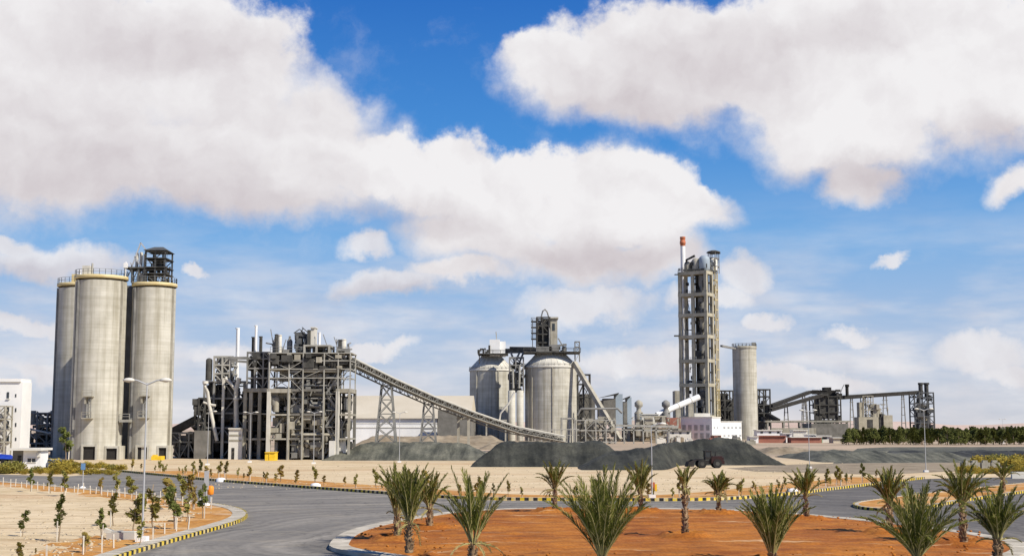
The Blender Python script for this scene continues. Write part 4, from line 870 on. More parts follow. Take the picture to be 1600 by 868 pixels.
f = MB(); clutter(f, X(985, 478), X(1062, 478), 474, 482, 0, Z(650, 478), 60, random.Random(29), 1.6); tag(f.build('pipe_cluster', CONC2), 'jumble of pale pipes and tanks below the kiln', 'pipes')
t = thing('rotary_kiln', tuple(P(1060, 634, 500)), 'pale inclined kiln tube rising towards the preheater tower', 'kiln')
f = MB(); f.tube([P(1026, 648, 500), P(1092, 619.5, 506)], 1.15, 24); f.build('tube', WHITE, t)
for k in (.25, .5, .8): f = MB(); a = P(1026, 648, 500).lerp(P(1092, 619.5, 506), k); b = P(1026, 648, 500).lerp(P(1092, 619.5, 506), k + .02); f.tube([a, b], 1.28, 24); f.build('tyre_ring', OFFW, t); f = MB(); f.box((a.x - 1, a.y - 1.2, 0), (a.x + 1, a.y + 1.2, a.z - 1.3)); f.build('pier', CONC2, t)
f = MB(); bx(f, 1042, 1064, 652, None, 488, 8, 665); tag(f.build('red_shed', REDW), 'red-brown shed beneath the kiln tube', 'shed')

# ================================================================ preheater tower
d = 520; aw = R(-33); cx, cy = X(1104.5, d, 560), d; s = 10.6
def TR(x, y): c_, s_ = math.cos(aw), math.sin(aw); return (cx + x * c_ - y * s_, cy + x * s_ + y * c_)
T_ = Matrix.Translation((cx, cy, 0)) @ Matrix.Rotation(aw, 4, 'Z')      # local: corner nearest the viewer at 0,0; x<0 along the shaded face
t = thing('preheater_tower', (cx, cy, 0), 'tallest structure, an open concrete preheater tower of seven storeys', 'tower')
LV = [Z(p, d) for p in (690, 650, 600, 562, 524, 490, 458, 424)]; LV[0] = 0
sx_ = 11.5; sy_ = 5.7
f = MB(); f.T = T_
for x in (-sx_, -sx_ / 2, 0):
    for y in (0, sy_): f.box((x - .62, y - .62, 0), (x + .62, y + .62, LV[-1]))
f.build('concrete_column', CONCT, t)
for i, z in enumerate(LV[1:]):
    f = MB(); f.T = T_; f.box((-sx_ - .7, -.7, z - .9), (.7, sy_ + .7, z + .45)); fo = f.build('floor_slab', CONCT, t)
    f = MB(); f.T = T_; f.rail([(-sx_ - .6, -.62, z + .2), (.62, -.62, z + .2), (.62, sy_ + .6, z + .2)], 1.1, .08); f.build('guard_rail', MSTEEL, fo)
f = MB(); f.T = T_
for i in range(len(LV) - 1):
    zm = (LV[i] + LV[i + 1]) / 2
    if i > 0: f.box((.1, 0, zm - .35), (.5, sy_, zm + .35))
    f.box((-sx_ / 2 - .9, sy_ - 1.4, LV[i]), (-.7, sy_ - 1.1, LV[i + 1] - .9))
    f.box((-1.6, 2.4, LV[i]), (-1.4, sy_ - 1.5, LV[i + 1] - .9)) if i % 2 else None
f.build('bay_shade_wall', BLACKIN, t)  # near-black walls stand in for the shade in the right-hand bay
rnd = random.Random(37)
for i in range(len(LV) - 1):
    f = MB(); f.T = T_; clutter(f, -sx_ / 2 + .6, -.6, 1.2, sy_ - 1.6, LV[i] + .3, LV[i + 1] - 1.2, 12, rnd, 1.6); clutter(f, -sx_ + .6, -sx_ / 2 - .5, 3, sy_ - 1, LV[i] + .3, LV[i + 1] - 1.2, 5, rnd, .8); f.build('pipework', DSTEEL, t)
    f = MB(); f.T = T_; zc = LV[i + 1] - 1.2; r = 1.45; f.lathe((-sx_ * (.27 if i % 2 else .24), 2.6, LV[i] + .6), [(.35, 0), (r, (zc - LV[i]) * .45), (r, zc - LV[i] - .6)], 18); f.build('cyclone', CONC2 if i in (4, 2) else MSTEEL, t)
for px, r, y, h in ((-.78, 1.5, 2.4, 3.6), (-.47, 1.9, 3.0, 4.4), (-.16, 2.3, 3.2, 5.0), (-.62, 1.5, 4.6, 4.2)):
    f = MB(); f.T = T_; f.lathe((sx_ * px, y, LV[-1] + .25), [(r * .6, 0), (r, 1.2), (r, h), (r * .9, h + r * .4), (r * .55, h + r * .75), (r * .05, h + r * .85)], 22); f.build('top_cyclone', BLUEG if px == -.16 else CONC2, t)
f = MB(); f.T = T_; f.tube([(-sx_ * .78, 1.2, LV[-1] + 1), (-sx_ * .78, 1.2, LV[-1] + 5.5), (-sx_ * .45, 1.2, LV[-1] + 7)], .5, 10); clutter(f, -sx_ + .5, 0, .5, 5, LV[-1] + .3, LV[-1] + 4.5, 26, rnd, 1.0); f.build('roof_pipework', DSTEEL, t)
# elevator / stair mast on the sunny side
f = MB(); f.T = T_; f.frame([-.9, 1.0], [6.9, 8.2, 9.6], [k * 4.1 for k in range(0, int(Z(400, d) / 4.1) + 1)], .32, .32, .45, rnd); f.build('stair_mast', RAILY, t)
f = MB(); f.T = T_; stair_zig(f, -.8, .9, 7.0, 0, LV[-1] + 3, 4.1, .4)
for k in range(18): f.box((-.85, 7.0, k * 4.1 + 3.9), (.95, 9.5, k * 4.1 + 4.1))
f.build('stair_flight', CONC2, t)
f = MB(); f.T = T_; zt = Z(400, d); f.frame([-1.5, 1.6], [6.4, 8.3, 10.2], [LV[-1], zt - 3.4, zt, zt + 2.4], .28, .28, .6, rnd); clutter(f, -1.3, 1.4, 6.6, 10, LV[-1], zt, 34, rnd, 1.0); f.build('hoist_frame', MSTEEL, t)
f = MB(); f.T = T_; f.lathe((.1, 8.3, zt + 2.4), [(2.9, 0), (2.6, .4), (1.0, .9), (.01, 1.0)], 14); f.box((-1.9, 5.6, zt + 2.0), (2.0, 11.0, zt + 2.4)); f.build('hoist_roof', DSTEEL, t)
f = MB(); f.T = T_; f.lathe((0, 8.2, LV[-1] + 1.2), [(1.7, 0), (1.7, 4.2), (1.1, 5.2), (.01, 5.6)], 18); f.build('top_cyclone', OFFW, t)
f = MB(); f.box((X(1058, d), d + 4, Z(524, d)), (X(1066, d), d + 6, Z(522, d))); f.box((X(1060, d), d + 4, Z(427, d)), (X(1066, d), d + 6, Z(426, d))); f.build('landing', DSTEEL, t)
# stack behind the tower
x = X(1068.3, 534, 480); r = 1.02; zt = Z(370, 534)
t2 = thing('chimney_stack', (x, 534, 0), 'slim white chimney with a red-orange top rising behind the preheater tower', 'chimney')
MB().lathe((x, 534, 0), [(r, 0), (r, zt - 3.9)], 24).build('flue', WHITE, t2)
MB().lathe((x, 534, zt - 3.9), [(r + .05, 0), (r + .05, .7), (r + .22, .8), (r + .22, 2.0), (r + .05, 2.1), (r + .05, 2.9), (r + .15, 3.0), (r + .15, 3.9)], 24).build('warning_band', REDB, t2)
f = MB(); f.rail([(x + (r + 1.0) * math.cos(a), 534 + (r + 1.0) * math.sin(a), Z(424, 534)) for a in [k * math.pi / 5 for k in range(10)]], 1.2, .14, 5, True); f.build('gallery', MSTEEL, t2)

# low dark buildings at the tower foot
f = MB(); bx(f, 1055, 1067, 610, None, 540, 8, 640); tag(f.build('annex_building', CONC2), 'grey annex left of the foot of the preheater tower', 'building')
d = 548; rnd = random.Random(41); f = MB(); f.frame([X(p, d) for p in (1124, 1133, 1146)], [d, d + 8], [0] + [Z(p, d) for p in (672, 655, 640, 625, 610)], .55, .5, .6, rnd); clutter(f, X(1125, d), X(1146, d), d + 1, d + 7, 2, Z(612, d), 60, rnd, 2.0); bx(f, 1126, 1146, 630, None, d + 7, 1, 650); tag(f.build('dark_steel_frame', DSTEEL), 'dark steel frame between the preheater tower and the single tall silo', 'steel frame')
# single tall silo
d = 560; x = X(1164, d, 600); r = SZ(37, d) / 2; h = Z(542, d)
t = thing('blending_silo', (x, d, 0), 'single tall plain concrete silo right of the preheater tower', 'silo')
MB().lathe((x, d, 0), [(r, 0), (r, h)], 64).build('shell', CONC, t)
MB().lathe((x, d, h), [(r + .25, -.7), (r + .25, .3), (.01, .5)], 48, False).build('roof_slab', CONC2, t)
f = MB(); f.box((x + 3.2, d - 2, h + .3), (x + 4.8, d, h + 2.0)); f.rail([(x + (r + .1) * math.cos(a), d + (r + .1) * math.sin(a), h + .3) for a in [2 * math.pi * k / 20 for k in range(20)]], 1.1, .14, 20, True); f.build('roof_gear', MSTEEL, t)
f = MB(); f.bar(P(1127, 540, 540), P(1148, 544, 556), 1.0, .8); tag(f.build('footbridge', MSTEEL), 'thin footbridge between the preheater mast and the single tall silo', 'bridge')
# white office block
WIN2 = mat('curtained_window', (.28, .30, .31), (.40, .41, .42), 1, .3)
d = 492; T2 = Matrix.Translation((X(1112.5, d), d, 0)) @ Matrix.Rotation(R(-33), 4, 'Z')
t = thing('office_block', (X(1112.5, d), d, 0), 'white two-storey office block in front of the preheater tower, left face in shade', 'building')
hh = Z(652, d); wl, wr = 13.5, 28.5
f = MB(); f.T = T2; f.box((-wl, 0, 0), (0, 8, hh)); f.box((-wl, 8.0, 0), (0, wr, hh - 1.6)); f.build('wall', WHITE, t)
f = MB(); f.T = T2; f.box((-wl - .2, -.2, hh), (.2, 8.2, hh + .35)); f.box((-wl - .2, 8.2, hh - 1.6), (.2, wr + .2, hh - 1.3)); f.build('parapet', OFFW, t)
for z0 in (1.2, 4.3):
    for k in range(5):
        w = MB(); w.T = T2; w.box((-wl + 1.0 + k * 2.5, -.06, z0 - .2), (-wl + 2.5 + k * 2.5, .2, z0 + 1.9)); w.build('window', WIN2, t)  # windows drawn large and grey to darken the shaded left face
    for y0, wd in ((1.5, 1.2), (4.5, 1.2), (10.5, 2.4), (14.5, 2.4), (18.2, 2.0), (22, 2.4), (26, 2.4)):
        w = MB(); w.T = T2; w.box((-.2, y0, z0 + .4), (.06, y0 + wd * .8, z0 + 1.2)); w.build('window', WIN2, t)
f = MB(); bx(f, 1064, 1100, 655, None, 505, 8, 670); bx(f, 1063.5, 1100, 653.5, 655, 504.7, 9); tag(f.build('grey_annex', CONCT), 'grey flat-roofed block to the left of the white office block', 'building')
f = MB(); bx(f, 1085, 1110, 645, 654, 512, 5); tag(f.build('cooler_house', OFFW), 'pale box at the foot of the preheater tower above the office block', 'building')
# one-storey huts and containers in front
rnd = random.Random(47)
def hut(px0, px1, py0, d, m, label, depth=6, roofm=None, name='site_hut', win=0):
    t = thing(name, (X((px0 + px1) / 2, d), d, 0), label, 'hut', 'low huts at the foot of the plant')
    f = MB(); bx(f, px0, px1, py0 + 1, None, d, depth, 685); f.build('wall', m, t); f = MB(); bx(f, px0 - .8, px1 + .8, py0, py0 + 1, d - .6, depth + 1.2); f.build('roof', roofm or OFFW, t)
    for k in range(win):
        a = px0 + (px1 - px0) * (k + .4) / win; w = MB(); bx(w, a, a + (px1 - px0) * .3 / win, py0 + 2.5, py0 + 5.5, d - .06, .3); w.build('window', GLASS, t)
hut(1045, 1080, 672, 455, OFFW, 'low white hut with a grey roof in front of the dusty wall', roofm=MSTEEL, win=3)
hut(1114, 1127, 679, 448, REDW, 'small red-brown hut in front of the white office block')
hut(1172, 1185, 681, 440, WHITE, 'small white hut just right of the office block')
hut(1183, 1222, 671, 470, WHITE, 'long white hut above the red container', win=3)
hut(1184, 1228, 680, 446, REDW, 'long red-brown container right of the small white hut', roofm=REDW)
hut(1224, 1237, 676, 455, WHITE, 'short white hut between the long white hut and the red wall', win=1)
hut(1240, 1262, 671, 470, OFFW, 'pale hut with a sloping roof left of the dark bank')
hut(1236, 1284, 682, 442, REDW, 'low red-brown wall-like shed in the middle of the hut row', roofm=OFFW)
hut(1262, 1275, 678, 452, WHITE, 'white hut behind the low red shed', win=1)
hut(1276, 1299, 680, 450, OFFW, 'pale hut with a green door at the right of the row', win=1)
hut(1302, 1318, 683, 440, BEIGE, 'small beige hut next to the row of bushy trees')
f = MB(); bx(f, 1281, 1285, 682.5, None, 449.9, .3, 690); tag(f.build('green_door', mat('green_paint', (.05, .25, .12))), 'green door panel of the pale hut', 'door')
for i in range(14):
    px = rnd.uniform(1020, 1180); d = rnd.uniform(400, 450); f = MB(); h = rnd.uniform(.8, 2.2); x = X(px, d); f.box((x - rnd.uniform(.5, 2), d, 0), (x + rnd.uniform(.5, 2), d + 2, h)); f.box((x - .4, d - .1, h), (x + .9, d + 1.5, h + rnd.uniform(.2, .7)))
    tag(f.build('site_crate', rnd.choice([OFFW, CONC2, REDW, BROWN, MSTEEL])), 'small crate or bin among clutter in front of the office block', 'crate', 'crates in front of the office block')

# ================================================================ crushing plant far to the right
D = 760
rnd = random.Random(53); f = MB(); f.frame([X(p, 700) for p in (1184, 1194, 1204)], [700, 712], [0] + [Z(p, 700) for p in (658, 645, 632, 619, 608)], .75, .65, .5, rnd); clutter(f, X(1185, 700), X(1203, 700), 702, 710, 2, Z(625, 700), 60, rnd, 3.0); tag(f.build('transfer_tower', DSTEEL), 'dark steel transfer frame just right of the single tall silo', 'steel frame')
def gallery(name, a, b, w, h, legs, label, m=DSTEEL):
    t = thing(name, tuple(P(*a)), label, 'conveyor', 'conveyors of the far crushing plant'); f = MB()
    pts = [P(*a), P(*b)]; f.bar(pts[0], pts[1], w, h); f.build('gallery', BLACKIN, t)
    for k, wd in legs:
        q = pts[0].lerp(pts[1], k); f = MB(); f.bar((q.x - wd, q.y, 0), (q.x - wd * .35, q.y, q.z - h / 2), .55); f.bar((q.x + wd, q.y, 0), (q.x + wd * .35, q.y, q.z - h / 2), .55); n = 5
        for i in range(n): zz_ = (q.z - 1) * (i + .5) / n; f.bar((q.x - wd * .8, q.y, zz_), (q.x + wd * .8, q.y, zz_), .35)
        f.build('trestle', MSTEEL, t)
    f = MB(); f.bar(pts[0] + Vector((0, -w * .6, h * .5)), pts[1] + Vector((0, -w * .6, h * .5)), .3); f.build('handrail', DSTEEL, t)
gallery('far_conveyor', (1204, 634, 705), (1264, 612.5, D), 2.6, 1.7, ((.38, 1.6), (.85, 1.8)), 'upper one of two inclined dark conveyors right of the tall silo')
gallery('far_conveyor', (1262, 612.5, D), (1292, 611.5, D), 2.6, 1.7, (), 'short level dark conveyor entering the crusher house')
gallery('far_conveyor', (1203, 640, 700), (1284, 617, D - 8), 2.6, 1.7, ((.66, 1.7),), 'lower one of two inclined dark conveyors right of the tall silo')
gallery('far_conveyor', (1200, 648, 699), (1216, 657, 690), 2.4, 2.0, (), 'short dark chute dropping behind the hut row')
gallery('far_conveyor', (1308, 621, D), (1440, 612.5, 805), 2.8, 2.2, ((.16, 1.4), (.31, 1.1), (.55, 2.2), (.765, 1.5)), 'long level dark conveyor to the far right-hand tower')
d = D; rnd = random.Random(59); t = thing('crusher_house', (X(1293, d), d, 0), 'big dark crusher house on stilts, right of the inclined conveyors', 'crusher')
f = MB(); bx(f, 1281, 1309, 620, 654, d, 14); f.build('wall', DSTEEL, t); f = MB(); bx(f, 1283, 1306, 609, 620, d + 1, 9); bx(f, 1288, 1299, 604.5, 609, d + 2, 6); bx(f, 1304, 1316, 614, 621, d, 6); f.build('roof_house', BLACKIN, t)
f = MB(); f.frame([X(p, d) for p in (1273, 1281, 1295, 1309, 1314)], [d - .5, d + 12], [0] + [Z(p, d) for p in (656, 644, 632, 619)], .7, .6, .3, rnd); f.build('frame', DSTEEL, t); f = MB(); clutter(f, X(1272, d), X(1314, d), d - 1, d + 5, 2, Z(608, d), 60, rnd, 2.4); f.build('machinery', DSTEEL, t)
f = MB(); f.bar(P(1316, 606, d), P(1319, 600, d), .3); f.bar(P(1313, 615, d), P(1316, 606, d), .3); f.build('jib', FSTEEL, t)
f = MB(); cyp(f, 1323.5, 5, 603, 619, d, 14); cyp(f, 1323.5, 6.5, 600, 604, d, 14); tag(f.build('dust_stack', BLACKIN), 'short black stack on the conveyor right of the crusher house', 'stack')
d = 800; rnd = random.Random(61); t = thing('far_tower', (X(1445, d), d, 0), 'far right-hand steel tower topped by two round vessels', 'tower')
f = MB(); f.frame([X(p, d) for p in (1430, 1438, 1450, 1460)], [d, d + 10], [0] + [Z(p, d) for p in (660, 650, 640, 630, 620, 613)], .75, .65, .4, rnd); f.build('frame', FSTEEL, t); f = MB(); bx(f, 1436, 1452, 632, None, d + 2, 6, 650); f.build('wall', CONCT, t)
f = MB(); clutter(f, X(1431, d), X(1460, d), d, d + 6, 3, Z(612, d), 50, rnd, 2.2); f.build('machinery', FSTEEL, t)
for p in (1438.5, 1447.5): q = MB(); cyp(q, p, 6.5, 600, 617, d + 3, 18); cyp(q, p, 8.5, 597.5, 600.5, d + 3, 18); q.build('vessel', DSTEEL, t)
d = 770; rnd = random.Random(67); t = thing('plant_block', (X(1368, d), d, 0), 'grey concrete plant block under the long level conveyor', 'plant building')
f = MB(); bx(f, 1342, 1373, 651, None, d, 12, 660); bx(f, 1381, 1395, 648, None, d, 12, 660); bx(f, 1343, 1350, 628, 651, d + 1, 6); bx(f, 1366, 1376, 637, 651, d + 1, 6); f.build('wall', CONCT, t)
f = MB(); bx(f, 1355, 1364, 655, 668, d - .1, .4); bx(f, 1374, 1381, 646, None, d + 1, 6, 660); f.build('opening', DSTEEL, t); f = MB(); f.frame([X(p, d) for p in (1350, 1358, 1366)], [d + 1, d + 6], [Z(p, d) for p in (651, 640, 628, 618)], .45, .4, .5, rnd); clutter(f, X(1345, d), X(1392, d), d + 1, d + 6, Z(652, d), Z(630, d), 30, rnd, 1.8); f.build('frame', CONC2, t)
f = MB(); bx(f, 1268, 1326, 661, None, 640, 20, 670); tag(f.build('retaining_wall', CONCD), 'dark block wall below the crusher house', 'wall')
f = MB(); bx(f, 1196, 1330, 656.5, 659, 660, 4); f.frame([X(p, 660) for p in (1200, 1225, 1250, 1275, 1300, 1325)], [660.5, 663.5], [0, Z(659, 660)], .6, .4); tag(f.build('pipe_gantry', CONC2), 'long low grey gantry in front of the crusher house', 'gantry')
f = MB(); f.box((X(1205, 560), 560, 0), (X(1275, 560), 562, Z(668, 560))); tag(f.build('boundary_wall', CONC2), 'grey boundary wall behind the hut row', 'wall')
# ================================================================ vegetation
def leafm(name, c1, c2, tr=.33):
    m = mat(name, c1, c2, 1.4, .75, 3, lo=.3, hi=.7, spec=.08); nt = m.node_tree; b = nt.nodes['Principled BSDF']; o = nt.nodes['Material Output']
    t = nt.nodes.new('ShaderNodeBsdfTranslucent'); mx = nt.nodes.new('ShaderNodeMixShader'); mx.inputs[0].default_value = tr
    nt.links.new(b.inputs['Base Color'].links[0].from_socket, t.inputs[0]); nt.links.new(b.outputs[0], mx.inputs[1]); nt.links.new(t.outputs[0], mx.inputs[2]); nt.links.new(mx.outputs[0], o.inputs[0]); return m
FROND = leafm('palm_frond_green', (.075, .092, .016), (.21, .215, .048))
FRONDY = leafm('palm_frond_dry', (.34, .29, .11), (.46, .40, .19))
RACH = mat('palm_midrib', (.30, .27, .10), (.42, .36, .16), 2, .7)
BARK = mat('palm_trunk', (.16, .10, .055), (.36, .25, .15), 3, .95, bump=.6)
LEAF = leafm('sapling_leaf', (.10, .125, .03), (.22, .24, .07))
LEAFO = leafm('olive_leaf', (.20, .19, .045), (.34, .31, .09))
LEAFB = leafm('rusty_leaf', (.26, .20, .05), (.40, .31, .09))
LEAFY = leafm('yellow_shrub_leaf', (.30, .23, .04), (.50, .39, .08))
LEAFD = leafm('conifer_leaf', (.060, .072, .018), (.145, .155, .042), .12)
WOOD = mat('sapling_stem', (.22, .16, .10), (.32, .25, .17), 2, .9)
STAKE = mat('white_stake', (.52, .48, .40), (.70, .66, .58), 2, .7)

def frond(mb, mr, base, az, el0, L, droop, rnd, n=30, lw=.06, ll=.42, dry=0.0):
    pts = []; p = Vector(base); N = 12; h = Vector((math.cos(az), math.sin(az), 0)); sway = rnd.uniform(-.25, .25)
    for i in range(N + 1):
        t = i / N; pts.append(p.copy()); e = el0 - droop * t ** 2.0; a = az + sway * t; d = Vector((math.cos(a) * math.cos(e), math.sin(a) * math.cos(e), math.sin(e))); p = p + d * (L / N)
    mr.tube(pts, .035, 5, .008)
    side0 = Vector((-math.sin(az), math.cos(az), 0))
    for k in range(n):
        t = .14 + .86 * (k + rnd.random() * .6) / n; f = t * N; i = min(N - 1, int(f)); q = pts[i].lerp(pts[i + 1], f - i); d = (pts[i + 1] - pts[i]).normalized()
        up = side0.cross(d).normalized() * -1
        if up.z < 0: up = -up
        l = ll * (.45 + .75 * math.sin(math.pi * min(1, (t + .05)) ** .75)) * rnd.uniform(.8, 1.15)
        for s in (-1, 1):
            v = (d * rnd.uniform(.95, 1.3) + side0 * s * rnd.uniform(.28, .62) + up * rnd.uniform(-.1, .45)).normalized(); v.z -= .10 * rnd.random()
            w = d * lw * .5
            tip = q + v * l; mid = q + v * l * .5 + Vector((0, 0, .02)); mb.mi = 1 if rnd.random() < dry else 0
            mb.add([q - w * .6, mid - w, tip, mid + w, q + w * .6], [(0, 1, 2, 3, 4)])
    mb.mi = 0
PZ = ISL_Z
def palm(px, pyb, pyt, label, trunk_top=None, spread=.8, n=22, tr=.16, Lk=1.0, dry=.08, bias=0.0, z=PZ, seed=1, lean=0.0, offw=0, ll=.42, offscreen=None, nleaf=30, dk=1.0):
    rnd = random.Random(seed * 77 + 5); b = G(px, pyb, z); d = b.y; b = Vector((X(px, d, pyb), d, z - .05)); top = Z(pyt, d); H_ = top - z
    t = thing('date_palm', tuple(b), label, 'palm', 'young date palms')
    hz = max(.25, Z(trunk_top, d) - z) if trunk_top else .3
    tk = MB(); m_ = max(3, int(hz / .16)); pr = []; wob = rnd.uniform(-.04, .04)
    for i in range(m_ + 1):
        q = i / m_; r = tr * .66 * (1.55 - .75 * min(1, q * 1.6) if hz > .5 else 1.2 - .3 * q); pr += [(r * 1.0, hz * q), (r * 1.22, hz * q + hz / m_ * .55)]
    tk.lathe(b, pr, 9); top_p = b + Vector((lean, 0, hz))
    if lean:
        tk.v = [(x + lean * max(0, (zz - b.z)) / hz, y, zz) for x, y, zz in tk.v]
    for i in range(int(hz * 34) + 14):                            # cut leaf bases
        q = rnd.random(); a = rnd.uniform(0, 6.28); r = tr * .66 * (1.45 - .6 * q); o_ = Vector((math.cos(a), math.sin(a), 0)); c = b + Vector((lean * q, 0, hz * q)) + o_ * r; tk.bar(c, c + o_ * rnd.uniform(.05, .12) + Vector((0, 0, rnd.uniform(.12, .26))), .07, .03)
    tk.build('trunk', BARK, t)
    cr, mr = MB(), MB(); L0 = (H_ - hz) / .90
    n = int(n * 1.05)
    for k in range(n):
        q = (k + .5) / n; az = k * 2.39996 + rnd.uniform(-.3, .3); el = R(87) - spread * .74 * (q ** .8) * rnd.uniform(.7, 1.1)
        L = L0 * Lk * rnd.uniform(.78, 1.02) * (1.0 if q < .6 else .92); base = top_p + Vector((math.cos(az) * .10, math.sin(az) * .10, rnd.uniform(-.15, .1) * min(1, hz)))
        frond(cr, mr, base, az, el + bias * math.cos(az), L, rnd.uniform(.3, 1.0) * (.35 + q) * .9 * dk, rnd, int(nleaf * 1.6), .075, ll * (L0 / 3.0) ** .5, dry * (1.6 if q > .7 else .8))
    if trunk_top:
        for k in range(rnd.randint(3, 6)):                        # dead fronds hanging below the crown
            frond(cr, mr, top_p + Vector((0, 0, -.1)), rnd.uniform(0, 6.28), rnd.uniform(-.5, .35), L0 * rnd.uniform(.35, .6), 1.0, rnd, int(nleaf * .8), .06, ll * .6, 1.0)
    co = cr.build('crown', [FROND, FRONDY], t); mr.build('midrib', RACH, co)
    return t
palm(639, 861, 724, 'tall full palm, the foremost of the tight group at the left', 812, .62, 26, .17, seed=1)
palm(620, 838, 728, 'palm with fronds fanning to the left, behind the foremost one at the left', 800, .75, 20, .17, bias=-.18, seed=2)
palm(671, 823, 736, 'short palm leaning its fronds to the right in the left-hand group', 790, .95, 18, .16, bias=.1, seed=3)
palm(739, 872, 736, 'narrow V-shaped palm standing alone, second from the left at the bottom edge', 842, .70, 18, .15, seed=4)
palm(867, 798, 719, 'small palm with a clean thin trunk at the far kerb, left of centre', 760, .95, 16, .12, seed=5, dk=1.3)
palm(941, 880, 745, 'broad trunkless palm spreading its fronds wide in the centre', None, .90, 32, .16, Lk=1.08, seed=6, ll=.5, nleaf=36)
palm(1001, 799, 719, 'upright palm rising behind the broad trunkless one in the centre', 768, .70, 16, .13, seed=7)
palm(1071, 838, 727, 'palm with a tall bare trunk and a tiny tuft of fronds', 757, .75, 9, .135, Lk=1.05, dry=.3, seed=8)
palm(1123, 801, 733, 'small short-trunked palm at the far kerb, just right of the tall bare-trunked one', 768, 1.05, 15, .12, seed=9, dk=1.7)
palm(1207, 876, 760, 'dense upright bushy palm without a trunk, right of the tall bare trunk', None, .62, 40, .16, Lk=1.0, seed=10, dry=.14, nleaf=34)
palm(1260, 808, 723, 'palm with a leaning trunk on the far kerb, behind the dense bushy palm', 772, 1.0, 17, .14, seed=11, bias=.12, dk=1.5)
palm(1391, 832, 731, 'full-fanned palm behind the wide bushy palm at the right', 782, .95, 22, .15, seed=12, dk=1.4)
palm(1434, 880, 776, 'wide low bushy palm at the bottom right', None, 1.15, 34, .16, Lk=1.25, seed=13, dry=.12, ll=.5, nleaf=36, dk=1.4)
palm(1506, 846, 720, 'tall palm with drooping dark fronds at the right, left of the edge palm', 784, 1.15, 22, .16, seed=14, bias=-.1, dry=.05, dk=1.9)
palm(1560, 876, 762, 'dense palm on a stub trunk at the right edge of the picture', 838, .95, 30, .16, Lk=1.05, seed=15, dk=1.4)
palm(1568, 768, 717, 'small palm on the splitter island near the right edge', 745, 1.2, 15, .14, z=.18, seed=16, dk=1.8)

# leaf clouds for saplings and shrubs
def leaf_cloud(mb, c, rx, rz, n, rnd, s=.12, fill=.35):
    c = Vector(c)
    for _ in range(n):
        v = Vector((rnd.gauss(0, 1), rnd.gauss(0, 1), rnd.gauss(0, 1))).normalized() * (fill + (1 - fill) * rnd.random() ** .6)
        p = c + Vector((v.x * rx, v.y * rx, v.z * rz)); a = Vector((rnd.gauss(0, 1), rnd.gauss(0, 1), rnd.gauss(0, .7))).normalized(); b = a.orthogonal().normalized(); l = s * rnd.uniform(.7, 1.4)
        mb.add([p - a * l, p + b * l * .45, p + a * l, p - b * l * .45], [(0, 1, 2, 3)])
def sapling_proto(h, w, leaf, seed, stake=True, n=150, stem0=.35, name='sapling', s=.11):
    rnd = random.Random(seed); t = thing(name, (0, 0, 0), '', 'sapling'); f = MB(); lean = rnd.uniform(-.12, .12) * h
    pts = [(lean * q + rnd.uniform(-.03, .03), rnd.uniform(-.03, .03), h * q * .93) for q in (0, .25, .5, .75, 1)]; f.tube(pts, .035 * (h / 2) ** .5, 6, .01)
    for k in range(6): q = rnd.uniform(stem0, .9); a = rnd.uniform(0, 6.28); f.bar((lean * q, 0, h * q), (lean * q + math.cos(a) * w * .7, math.sin(a) * w * .7, h * q + rnd.uniform(.05, .3)), .022)
    f.build('stem', WOOD, t); m = MB(); nc = rnd.randint(4, 7)
    for k in range(nc):
        q = stem0 + (1 - stem0) * (k + .5) / nc; a = rnd.uniform(0, 6.28); ww = w * (1.1 - .6 * abs(q - .55) * 2) * rnd.uniform(.55, 1.0)
        leaf_cloud(m, (lean * q + math.cos(a) * w * .35, math.sin(a) * w * .35, h * q), ww * .62, h * (1 - stem0) / nc * .75, n // nc, rnd, s)
    m.build('crown', leaf, t)
    if stake: f = MB(); f.bar((.14, -.05, 0), (.16, -.05, min(1.1, h * .5)), .05); f.build('stake', STAKE, t)
    return t
used = set()
def put(proto, px, pyb, h, label, group, z=.17, rz=None, rnd=random.Random(5)):
    p = G(px, pyb, z); p.z = z - .01; key = proto.name
    k = h / proto['_h']; rz = rnd.uniform(0, 6.28) if rz is None else rz
    if key not in used: used.add(key); proto.location = p; proto.rotation_euler.z = rz; proto.scale = (k, k, k); proto['label'] = label; proto['group'] = group; return proto
    return copy_tree(proto, p, rz, k, label, group)
PR = []
for i, (h, w, lf, st, n) in enumerate(((2.0, .42, LEAF, True, 260), (1.6, .36, LEAFO, True, 200), (2.4, .40, LEAF, True, 300), (1.3, .30, LEAFB, True, 130), (1.7, .62, LEAFO, False, 330), (1.2, .22, LEAFO, False, 100), (1.0, .26, LEAFB, False, 90), (2.2, .62, LEAF, True, 420))):
    p = sapling_proto(h, w, lf, 100 + i, st, n); p['_h'] = h; PR.append(p)
def hpx(px, pyb, pyt): d = G(px, pyb, .17).y; return max(.3, P(px, pyt, d).z - .17)
